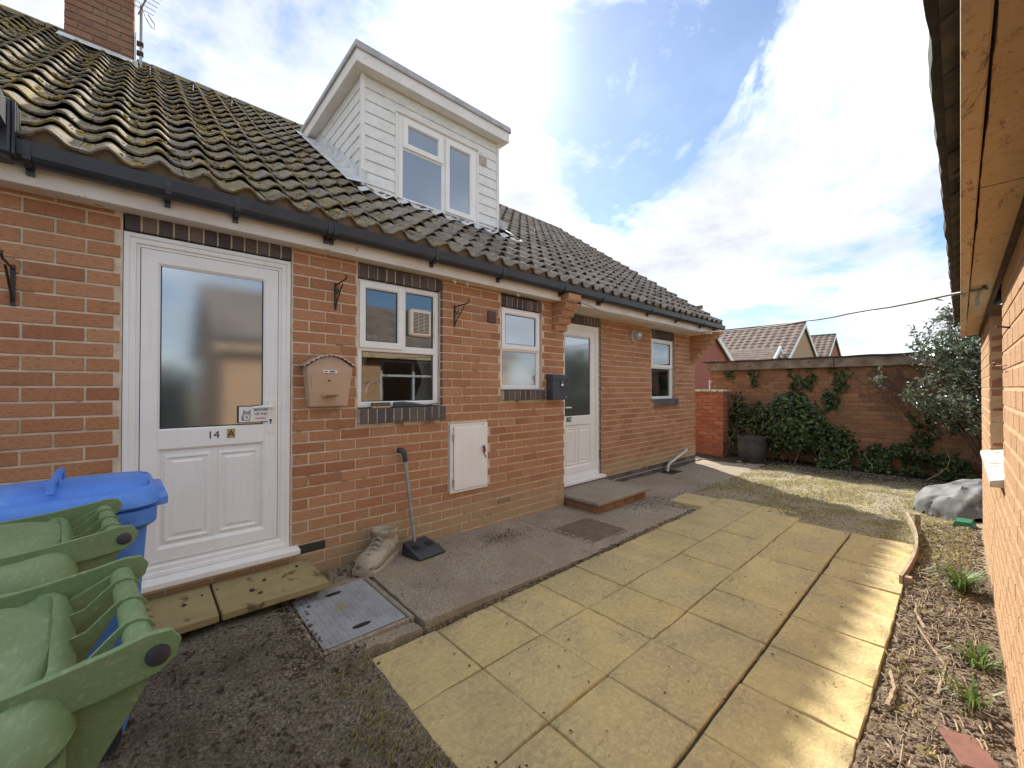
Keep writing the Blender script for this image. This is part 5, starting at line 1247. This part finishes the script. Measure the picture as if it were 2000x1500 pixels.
m = MB(); m.box(31.2, 31.7, 12.6, 13.2, 4.6, 6.2); m.build('chimney_stack', BUF, hbuf)
far_house('far_brick_house', 'farthest brick house with tiled gable right of the buff house', 42.0, 3.70, 5.76, 3.6, 8, 3.2, RED, .42, .40, .045)

# ------------------------------------------------------------------ plants
def leaf_mat(name, c1, c2, c3, rough=.45, trans=.25, spec=.5):
    t = MT(name, rough, spec=spec)
    c = t.ramp(t.rnd(), [(0., c1), (.55, c2), (1., c3)]); t.color(c)
    t.b.inputs['Subsurface Weight'].default_value = 0
    tr = t.n('ShaderNodeBsdfTranslucent'); mxs = t.n('ShaderNodeMixShader'); mxs.inputs[0].default_value = trans
    t.l(c, tr.inputs[0]); o = [n for n in t.t.nodes if n.type == 'OUTPUT_MATERIAL'][0]
    t.l(t.b.outputs[0], mxs.inputs[1]); t.l(tr.outputs[0], mxs.inputs[2]); t.l(mxs.outputs[0], o.inputs[0]); return t.m
IVY = leaf_mat('ivy leaf', (.014, .034, .010), (.040, .078, .018), (.14, .19, .05), .38, .25)
GLOSSY = leaf_mat('glossy shrub leaf', (.025, .05, .02), (.09, .125, .065), (.34, .37, .28), .28, .25, 1.0)  # palest leaf tone paints sun highlights into the colour
GRASS = leaf_mat('grass blade', (.25, .235, .08), (.39, .355, .15), (.54, .47, .26), .6, .3)
LUSH = leaf_mat('fresh grass blade', (.07, .13, .02), (.12, .20, .04), (.20, .26, .07), .5, .3)
BARK = simple('brown stem', (.085, .058, .042), (.15, .105, .075), 20, .9, .4, 60)
DRY = simple('dry twig', (.20, .145, .095), (.34, .26, .17), 25, .9, .3, 60, var=.25)
def leaf(m, p, size, nrm, rg, asp=.55):
    n = Vector(nrm)+Vector((rg.gauss(0, .55), rg.gauss(0, .55), rg.gauss(0, .55)))
    if n.length < .1: n = Vector((0, 0, 1))
    n.normalize(); a = n.cross(Vector((rg.gauss(0, 1), rg.gauss(0, 1), rg.gauss(0, 1))))
    if a.length < 1e-3: return
    a.normalize(); b = n.cross(a); p = Vector(p); f = size*.16
    m.add([p, p+a*size*.42+b*size*asp*.5+n*f, p+a*size, p+a*size*.42-b*size*asp*.5+n*f, p+a*size*.1], [(0, 1, 2), (0, 2, 3)])
def shell(rg, c, r, thick=.35, low=-1):
    while True:
        v = Vector((rg.gauss(0, 1), rg.gauss(0, 1), rg.gauss(0, 1))).normalized()
        if v.z < low: continue
        k = 1-thick*rg.random()**1.4
        lump = 1+.22*fbm(v.x*2.2+c[0], v.y*2.2+c[1], v.z*2.2)
        return Vector((c[0]+v.x*r[0]*k*lump, c[1]+v.y*r[1]*k*lump, c[2]+v.z*r[2]*k*lump)), v
pr_ = random.Random(21)
# ivy mound and trails
ivy = thing('ivy_mound', (9.45, -1.0, -.08), 'dense dark ivy mound against the outbuilding behind the plant pot', 'ivy')
m = MB()
for c, r, n in (((9.50, -1.02, .62), (.44, .56, .64), 3000), ((9.45, -.95, 1.0), (.30, .34, .30), 700), ((9.66, -.34, .55), (.20, .34, .55), 800), ((9.66, .02, .6), (.16, .18, .72), 650), ((9.62, -1.62, .38), (.26, .34, .34), 700)):
    for k in range(n):
        p, v = shell(pr_, c, r, .5, -.8)
        if p.x > OXF-.01: p.x = OXF-.02-pr_.random()*.08
        if p.z < -.04: p.z = -.03+pr_.random()*.2
        leaf(m, p, pr_.uniform(.05, .095), (v.x-.5, v.y, v.z+.5), pr_, .8)
m.build('foliage', IVY, ivy)
m = MB()
for k in range(14):
    y0 = pr_.uniform(-1.7, .2); m.tube([(9.2+pr_.uniform(-.1, .4), y0, -.07), (9.3, y0+pr_.uniform(-.15, .15), .25), (9.5, y0+pr_.uniform(-.3, .3), .6)], [.012, .009, .005], 5)
m.build('stem', BARK, ivy, kind='stuff')
low = thing('ivy_bank', (9.5, -2.7, -.08), 'low dark bank of ivy along the foot of the outbuilding', 'ivy')
m = MB()
for k in range(5200):
    y = pr_.uniform(-4.3, -1.45); h = .50-.09*(-1.45-y)+.28*fbm(y*2.2, 3)
    d_ = pr_.random(); p = (OXF-.03-d_*(.55+.15*math.sin(y*3)), y, -.05+max(.05, h*(1-d_**2))*pr_.random()**.6)
    if fbm(p[1]*3.3, p[2]*3.3, 5) < -.22: continue
    leaf(m, p, pr_.uniform(.04, .085), (-.6, 0, .7), pr_, .8)
m.build('foliage', IVY, low)
m = MB()
for k in range(5):
    y0 = pr_.uniform(-3.2, -1.5); q = [(9.35-pr_.uniform(0, .15), y0, -.06)]
    for j in range(4): q.append((q[-1][0]+pr_.uniform(-.02, .12), q[-1][1]+pr_.uniform(-.16, .08), q[-1][2]+pr_.uniform(.04, .16)))
    m.tube(q, [.007, .006, .005, .004, .003], 5)
m.build('stem', simple('bleached ivy stem', (.30, .25, .17), (.42, .36, .26), 20, .9), low, kind='stuff')
def wall_ivy(label, y0, y1, z0, z1, n, taper=.5):
    t = thing('wall_ivy', (OXF, (y0+y1)/2, z0), label, 'ivy', 'ivy trails on the outbuilding wall'); m = MB(); k = 0; tries = 0
    while k < n and tries < n*6:
        tries += 1
        f = pr_.random()**.8; z = z1-(z1-z0)*f; half = (y1-y0)/2*(1-taper*f); y = (y0+y1)/2+pr_.uniform(-half, half)+.08*math.sin(z*7)
        if fbm(y*5, z*5, 8) < -.15: continue
        leaf(m, (OXF-pr_.uniform(.012, .07), y, z), pr_.uniform(.04, .075), (-1, 0, .35), pr_, .85); k += 1
    m.build('foliage', IVY, t)
    m = MB(); m.tube([(OXF-.01, (y0+y1)/2, z1), (OXF-.012, (y0+y1)/2+.03, (z0+z1)/2), (OXF-.01, (y0+y1)/2-.02, z0)], .006, 5); m.build('stem', BARK, t)
wall_ivy('wide ivy curtain hanging from the timber beam above the ivy mound', -1.32, -.78, 1.15, 1.84, 330)
wall_ivy('ragged ivy trail hanging from the beam right of the wide ivy curtain', -1.86, -1.42, .98, 1.84, 260)
wall_ivy('small ivy sprig below the beam near the left end of the outbuilding', -.30, -.05, 1.45, 1.82, 75)
wall_ivy('smallest ivy sprig at the outbuilding left corner under the beam', .22, .42, 1.55, 1.80, 45)
wall_ivy('narrow upright ivy column on bare brick left of the glossy shrub', -2.92, -2.62, .05, .98, 300, -.1)
# bare creeper stems
t = thing('bare_creeper', (OXF, -2.5, .5), 'tangle of bare brown creeper stems on the wall beside the glossy shrub', 'creeper'); m = MB()
for k in range(110):
    y = pr_.uniform(-3.5, -1.95); z = pr_.uniform(1.5, 1.85); q = [(OXF-.02, y, z)]
    for j in range(5): q.append((OXF-pr_.uniform(.02, .13), q[-1][1]+pr_.uniform(-.26, .08), q[-1][2]-pr_.uniform(.05, .24)))
    m.tube(q, [.005, .0045, .004, .0035, .003, .002], 4)
m.build('stem', simple('reddish bare stem', (.11, .065, .05), (.19, .12, .09), 15, .9), t, kind='stuff')
# glossy shrub
shr = thing('glossy_shrub', (9.0, -3.5, -.08), 'tall glossy leaved shrub catching the sun beside the garage corner', 'shrub')
m = MB(); tips = []
for k in range(48):
    q = [Vector((9.05+pr_.uniform(-.1, .1), -3.70+pr_.uniform(-.12, .12), -.05))]; d = Vector((pr_.uniform(-.35, .25), pr_.uniform(-.45, .42), 1)).normalized()
    ln = pr_.uniform(1.2, 2.6) if k > 6 else pr_.uniform(2.4, 3.3)
    for j in range(6): d = (d+Vector((pr_.uniform(-.20, .16), pr_.uniform(-.16, .20), pr_.uniform(-.20, .12)))).normalized(); q.append(q[-1]+d*ln/6); tips.append((q[-1].copy(), j, d.copy()))
    m.tube(q, [.018, .015, .012, .009, .007, .005, .003], 5)
m.build('stem', BARK, shr, kind='stuff')
m = MB()
for p, j, d in tips:
    if j < 2 or p.z < .75: continue
    for tw in range(5):
        e = Vector((pr_.gauss(0, 1), pr_.gauss(0, 1), pr_.gauss(0, .8))).normalized()*pr_.uniform(.12, .30)
        for s_ in range(13):
            f = pr_.random(); leaf(m, p+e*f+Vector((pr_.gauss(0, .02), pr_.gauss(0, .02), pr_.gauss(0, .02))), pr_.uniform(.045, .085), (e.x, e.y, e.z+.6), pr_, .45)
for c, r, n in (((9.05, -3.45, 2.0), (.45, .72, .55), 3200), ((8.85, -3.55, 1.10), (.35, .50, .26), 1300), ((9.0, -3.95, 1.3), (.4, .5, .7), 900)):
    for k in range(n):
        p, v = shell(pr_, c, r, .7); leaf(m, p, pr_.uniform(.045, .085), (v.x, v.y, v.z+.5), pr_, .45)
m.build('foliage', GLOSSY, shr)
# hedge on the far side of the yard, mirrored in the door glass
hg = thing('garden_hedge', (-2.5, -7.2, -.1), 'dark hedge behind the garage mirrored in the left door glass', 'hedge'); m = MB()
for k in range(5200):
    x = pr_.uniform(-6.5, .75); leaf(m, (x, -7.2+pr_.uniform(-.4, .4), -.1+pr_.random()*(1.95+.3*fbm(x*1.3, 2))), pr_.uniform(.09, .17), (0, .7, .5), pr_, .7)
m.build('foliage', IVY, hg); MB().box(-6.4, .7, -7.45, -7.05, -.2, 1.55).build('hedge_core', simple('hedge shade', (.02, .03, .015), (.03, .045, .02), 9, .95), hg)
# plant pot
t = thing('plant_pot', (8.98, -.45, -.08), 'large dark grey plant pot standing in front of the ivy mound', 'pot')
m = MB(); lo = []
for z, r_ in ((-.08, .17), (-.07, .18), (.08, .235), (.24, .255), (.37, .245), (.40, .262), (.435, .262), (.435, .235), (.36, .225), (.30, .2)): lo.append([(8.98+r_*math.cos(6.283*k/24), -.45+r_*math.sin(6.283*k/24), z) for k in range(24)])
m.loft(lo, cap=True); m.build('pot_body', simple('dark pot glaze', (.035, .036, .04), (.06, .06, .066), 8, .5, .2, 40), t, smooth=True)

# ------------------------------------------------------------------ loose things on the ground
# bowed timber edging
EDG = simple('bleached edging timber', (.27, .205, .14), (.40, .32, .225), 12, .85, .5, 50)
t = thing('edging_board', (5.1, -2.93, -.06), 'bowed pale timber edging board at the right hand edge of the patio', 'board'); m = MB(); lo = []
for k in range(17):
    f = k/16; x = 4.12+2.05*f; y = -2.945-.055*math.sin(math.pi*f)+.10*f**2; z = -.055+.02*f
    lo.append([(x, y-.010, z), (x, y+.010, z), (x, y+.010, z+.085), (x, y-.010, z+.085)])
m.loft(lo, cap=True); m.build('board', EDG, t)
MB().cbox(4.135, 4.185, -3.005, -2.957, -.08, .02, .004).build('peg', EDG, t); MB().cbox(6.10, 6.15, -2.955, -2.91, -.08, .06, .004).build('peg', EDG, t)
# sheeted heap behind the garage corner
t = thing('sheeted_heap', (7.0, -3.35, -.08), 'grey plastic sheet draped over a heap beyond the garage corner', 'tarpaulin'); m = MB(); n1, n2 = 46, 40
for j in range(n2+1):
    for i in range(n1+1):
        u, v = i/n1*2-1, j/n2*2-1; rr_ = math.sqrt(u*u+v*v*.9); x = 7.1+u*.55; y = -3.45+v*.60
        h = max(0, 1-rr_**2.4)**.62*.40*(1+.30*fbm(u*1.2, v*1.2, 2))
        fold = 1-abs(math.sin(u*3.1+v*4.4+1.6*fbm(u*2, v*2, 4))); h += (.028*fold**2+.022*abs(fbm(u*2.6, v*2.6, 6)))*min(1, max(0, 1.1-rr_)*3)
        m.v.append((x+.04*fbm(u*3, v*3, 5), y+.04*fbm(u*3, v*3, 15), -.075+max(0, h)))
for j in range(n2):
    for i in range(n1):
        u, v = (i+.5)/n1*2-1, (j+.5)/n2*2-1
        if u*u+v*v*.9 > 1.02+.15*fbm(u*3, v*3, 7): continue
        a_ = j*(n1+1)+i; m.f.append((a_, a_+1, a_+n1+2, a_+n1+1))
m.build('sheet', simple('grey plastic sheet', (.11, .115, .12), (.17, .175, .18), 3, .68, .3, 20, bdist=.012, speck=((.07, .06, .05), 4, .56)), t, smooth=True)
t = thing('green_plastic_scrap', (6.32, -3.27, -.06), 'scrap of green plastic on the soil beside the garage corner', 'plastic'); m = MB()
m.loft([[(6.25, -3.33, -.05), (6.42, -3.36, -.05), (6.44, -3.2, -.05), (6.27, -3.17, -.05)], [(6.27, -3.31, .02), (6.40, -3.33, .035), (6.41, -3.22, .03), (6.29, -3.2, .015)]], cap=True); m.build('scrap', simple('green plastic', (.015, .12, .05), (.025, .16, .07), 9, .45), t)
# broken brown tile by the garage wall
t = thing('broken_tile', (2.36, -3.28, -.03), 'flat red brown tile lying on the soil at the bottom right', 'tile')
o = MB().cbox(-.10, .10, -.06, .06, 0, .016, .004).build('tile', simple('red brown tile', (.15, .062, .045), (.21, .095, .07), 9, .85, .5), None); o.parent = t; o.location = (-.02, .015, .035); o.rotation_euler = (.03, .03, .35)
# sticks
for pts_, r_, lb in (([(2.46, -3.02, 0), (2.62, -3.03, .02), (2.80, -3.00, .015)], .016, 'split pale piece of wood lying on the soil nearest the patio edge'),
                     ([(2.72, -3.17, .01), (3.0, -3.19, .03), (3.28, -3.10, .02), (3.5, -3.05, .0)], .010, 'long thin stick lying on the soil against the grass'),
                     ([(3.42, -3.10, .0), (3.62, -3.05, .015), (3.82, -3.04, .0)], .013, 'short brown stick on the soil below the bowed board'),
                     ([(2.62, -3.12, .0), (2.70, -3.06, .02), (2.78, -3.08, .0)], .009, 'short curved twig on the soil beside the split wood')):
    c_ = pts_[len(pts_)//2]; gz_ = PZ+.005; t = thing('stick', (c_[0], c_[1], gz_), lb, 'stick', 'sticks on the soil strip')
    q_ = []
    for i in range(len(pts_)-1):
        for f_ in range(6):
            u_ = f_/6; q_.append((pts_[i][0]*(1-u_)+pts_[i+1][0]*u_, pts_[i][1]*(1-u_)+pts_[i+1][1]*u_+.006*fbm(pts_[i][0]*9+u_*3, 4), gz_+.008+(pts_[i][2]*(1-u_)+pts_[i+1][2]*u_)*.6))
    MB().tube(q_, [r_*(.75-.4*k/len(q_)+.18*fbm(k*.9, r_*90)) for k in range(len(q_))], 6).build('wood', DRY, t, smooth=True)
# grass clumps
def clump(x, y, z, n, h, label, mat=LUSH):
    t = thing('grass_clump', (x, y, z), label, 'grass', 'grass clumps at the garage wall'); m = MB()
    for k in range(n):
        a_ = pr_.uniform(0, 6.283); l = h*pr_.uniform(.5, 1.0); d = Vector((math.cos(a_), math.sin(a_), 0)); lean = pr_.uniform(.3, 1.0); s_ = d.cross(Vector((0, 0, 1)))*.0035
        b0_ = Vector((x, y, z))+d*pr_.uniform(0, .03)
        q = [b0_, b0_+d*l*lean*.35+Vector((0, 0, l*.55)), b0_+d*l*lean*.75+Vector((0, 0, l*.72)), b0_+d*l*lean*1.15+Vector((0, 0, l*(.55 if lean > .6 else .9)))]
        for p in q:
            if p.y < GY+.01: p.y = GY+.01
        m.add([q[0]-s_, q[0]+s_, q[1]-s_*1.4, q[1]+s_*1.4, q[2]-s_*1.1, q[2]+s_*1.1, q[3]], [(0, 1, 3, 2), (2, 3, 5, 4), (4, 5, 6)])
    m.build('blades', mat, t, kind='stuff')
clump(4.22, -3.24, -.03, 110, .24, 'large fresh green grass clump at the foot of the garage wall'); clump(3.10, -3.30, -.02, 55, .17, 'thin grass clump at the garage wall nearer than the large one'); clump(2.72, -3.28, -.02, 26, .16, 'small wispy grass clump nearest the camera on the soil strip')
# scattered small stuff
def scatter(name, mat, label, cat, fn):
    m = MB(); fn(m); o = m.build(name, mat); tag(o, label, cat, kind='stuff'); return o
sr = random.Random(33)
def gh(x, y):
    if YP1 < y < YP0 and .87 < x < 5.3: return PZ+.003
    if .62 < x < 4.83 and -1.12 < y < 0: return gz(x)+.006-(.03 if x < 1.235 else 0)
    if 4.83 < x < 8.05 and -.72 < y < .25: return gz(x)+.004
    return ground_h(x, y)
def blade(m, x, y, h, wd=.003):
    a_ = sr.uniform(0, 6.283); z = gh(x, y)-.004; s_ = Vector((-math.sin(a_), math.cos(a_), 0))*wd; d = Vector((math.cos(a_), math.sin(a_), 0))*h*sr.uniform(.2, 1.0); p = Vector((x, y, z))
    m.add([p-s_, p+s_, p+d*.4+Vector((0, 0, h*.6))+s_*.7, p+d+Vector((0, 0, h*.85))], [(0, 1, 2), (0, 2, 3)])
def f_grass(m):
    for k in range(26000):
        x, y = sr.uniform(4.9, 8.9), sr.uniform(-3.3, -.75)
        if x < 5.35 and y > -2.95: continue
        if fbm(x*1.8, y*1.8, 2)+.25*sr.random() < .02: continue
        if x > 7.9+.8*fbm(y*2, 1) and sr.random() < .8: continue
        blade(m, x, y, sr.uniform(.012, .045))
scatter('thin_grass', GRASS, 'thin mossy grass growing through the grit beyond the patio', 'grass', f_grass)
def f_weeds(m):
    for k in range(3800):
        x, y = sr.gauss(.76, .11), sr.uniform(-2.5, -1.16)
        if x > .875 or fbm(x*5, y*5, 4)+.3*sr.random() < .05: continue
        blade(m, x, y, sr.uniform(.010, .034), .0016)
    for k in range(2600):      # weeds and moss in the seam between path and patio
        x = sr.uniform(1.3, 5.3); 
        if fbm(x*3, 1)+.4*sr.random() < .12: continue
        blade(m, x, YP0+sr.gauss(.01, .012), sr.uniform(.006, .022), .002)
    for k in range(900):
        x, y = sr.uniform(2.2, 6), sr.uniform(-3.3, -2.98)
        if fbm(x*4, y*4, 9) < .05: continue
        blade(m, x, y, sr.uniform(.02, .06), .0025)
scatter('weed_grass', GRASS, 'straggling weeds along the patio edge and its seams', 'weeds', f_weeds)
def f_leaves(m):
    def cr(x, y, s_):
        z = gh(x, y)+.003; a_ = sr.uniform(0, 6.283); c, q = math.cos(a_)*s_, math.sin(a_)*s_
        m.add([(x-c, y-q, z), (x+q*.6, y-c*.6, z+s_*.35), (x+c, y+q, z+s_*sr.uniform(.0, .5)), (x-q*.6, y+c*.6, z+s_*.4), (x, y, z+s_*.08)], [(0, 1, 4), (1, 2, 4), (2, 3, 4), (3, 0, 4)])
    for k in range(900): cr(sr.uniform(-.1, .86), sr.uniform(-2.5, -.5), sr.uniform(.004, .013))
    for k in range(60): cr(sr.uniform(-.05, .84), sr.uniform(-2.4, -.55), sr.uniform(.014, .026))
    for k in range(260): cr(sr.uniform(.9, 5.2), sr.uniform(-2.95, -1.15), sr.uniform(.003, .011))
    for k in range(240): cr(sr.uniform(.95, 5.2), sr.uniform(-1.1, -.05), sr.uniform(.003, .010))
    for k in range(420): cr(sr.gauss(2.55, .22), sr.gauss(-.35, .10), sr.uniform(.004, .011))
    for k in range(260): cr(sr.gauss(5.9, .5), sr.gauss(-.70, .07), sr.uniform(.004, .012))
    for k in range(220): cr(sr.gauss(4.9, .35), sr.gauss(-.88, .12), sr.uniform(.005, .013))
    for k in range(150): cr(sr.gauss(1.08, .12), sr.gauss(-.14, .07), sr.uniform(.005, .014))
    for k in range(7): x = sr.uniform(.1, .85); y = sr.uniform(-.45, -.08); m.blob((x, y, .156), sr.uniform(.006, .016), 5, 4, .6, .35, sr)
scatter('dead_leaves', simple('dead leaf', (.035, .018, .013), (.085, .045, .028), 30, .9, 0, var=.3), 'dark dead leaves and seed husks scattered on path and patio', 'leaves', f_leaves)
def f_clods(m):
    for k in range(7000):
        x, y = sr.uniform(1.8, 6.4), sr.uniform(-3.37, -2.98); s_ = abs(sr.gauss(0, .0055))+.003
        m.blob((x, y, gh(x, y)), s_, 6, 5, .8, .30, sr)
    for k in range(2600):
        x, y = sr.uniform(-.2, .95), sr.uniform(-2.6, -.95)
        if fbm(x*2.5, y*2.5, 12) < -.05: continue
        m.blob((x, y, gh(x, y)), abs(sr.gauss(0, .0035))+.002, 5, 4, .7, .35, sr)
    for k in range(700):
        x = sr.uniform(1.2, 4.8); m.blob((x, YP0+sr.gauss(.012, .014), PZ+.01), sr.uniform(.004, .011), 5, 4, .6, .4, sr)
    for k in range(500):
        x = sr.gauss(.62, .05); m.blob((x, sr.uniform(-1.15, -.35), gh(.5, -1)+.005), sr.uniform(.004, .012), 5, 4, .6, .4, sr)
scatter('soil_clods', simple('soil clod', (.06, .043, .03), (.22, .165, .115), 30, .95, .3, 80, var=.35), 'loose crumbs of soil along the soil strip and path edge', 'soil', f_clods)
def f_grit(m):
    for k in range(9000):
        x, y = sr.uniform(4.85, 9.4), sr.uniform(-3.3, -.74)
        if x < 5.35 and y > -2.95 and not (y > -1.12): continue
        m.blob((x, y, gh(x, y)), sr.uniform(.004, .012), 4, 3, .7, .35, sr)
    for k in range(380): m.blob((sr.gauss(4.75, .22), sr.gauss(-.58, .06), gz(4.7)+.006), sr.uniform(.004, .012), 4, 3, .7, .35, sr)
scatter('grit', simple('pale grit', (.16, .13, .10), (.42, .37, .29), 20, .95, 0, var=.35), 'loose grit and small stones on the ground beyond the patio', 'grit', f_grit)
def f_twigs(m):
    for k in range(900):
        x, y = sr.uniform(1.9, 6.2), sr.uniform(-3.33, -2.99); a_ = sr.uniform(0, 6.283); l = sr.uniform(.02, .11); z = gh(x, y)+.006
        m.tube([(x, y, z), (x+math.cos(a_)*l*.5, y+math.sin(a_)*l*.5*.4, z+.008), (x+math.cos(a_)*l, y+math.sin(a_)*l*.4, z+.002)], sr.uniform(.0015, .004), 4)
    for k in range(46):
        x, y = sr.uniform(.0, .85), sr.uniform(-2.4, -.7); a_ = sr.uniform(0, 6.283); l = sr.uniform(.02, .12); z = gh(x, y)+.006
        m.tube([(x, y, z), (x+math.cos(a_)*l, y+math.sin(a_)*l, z)], sr.uniform(.001, .0025), 4)
scatter('fallen_twigs', DRY, 'small dry twigs and straws strewn over the bare ground', 'twigs', f_twigs)
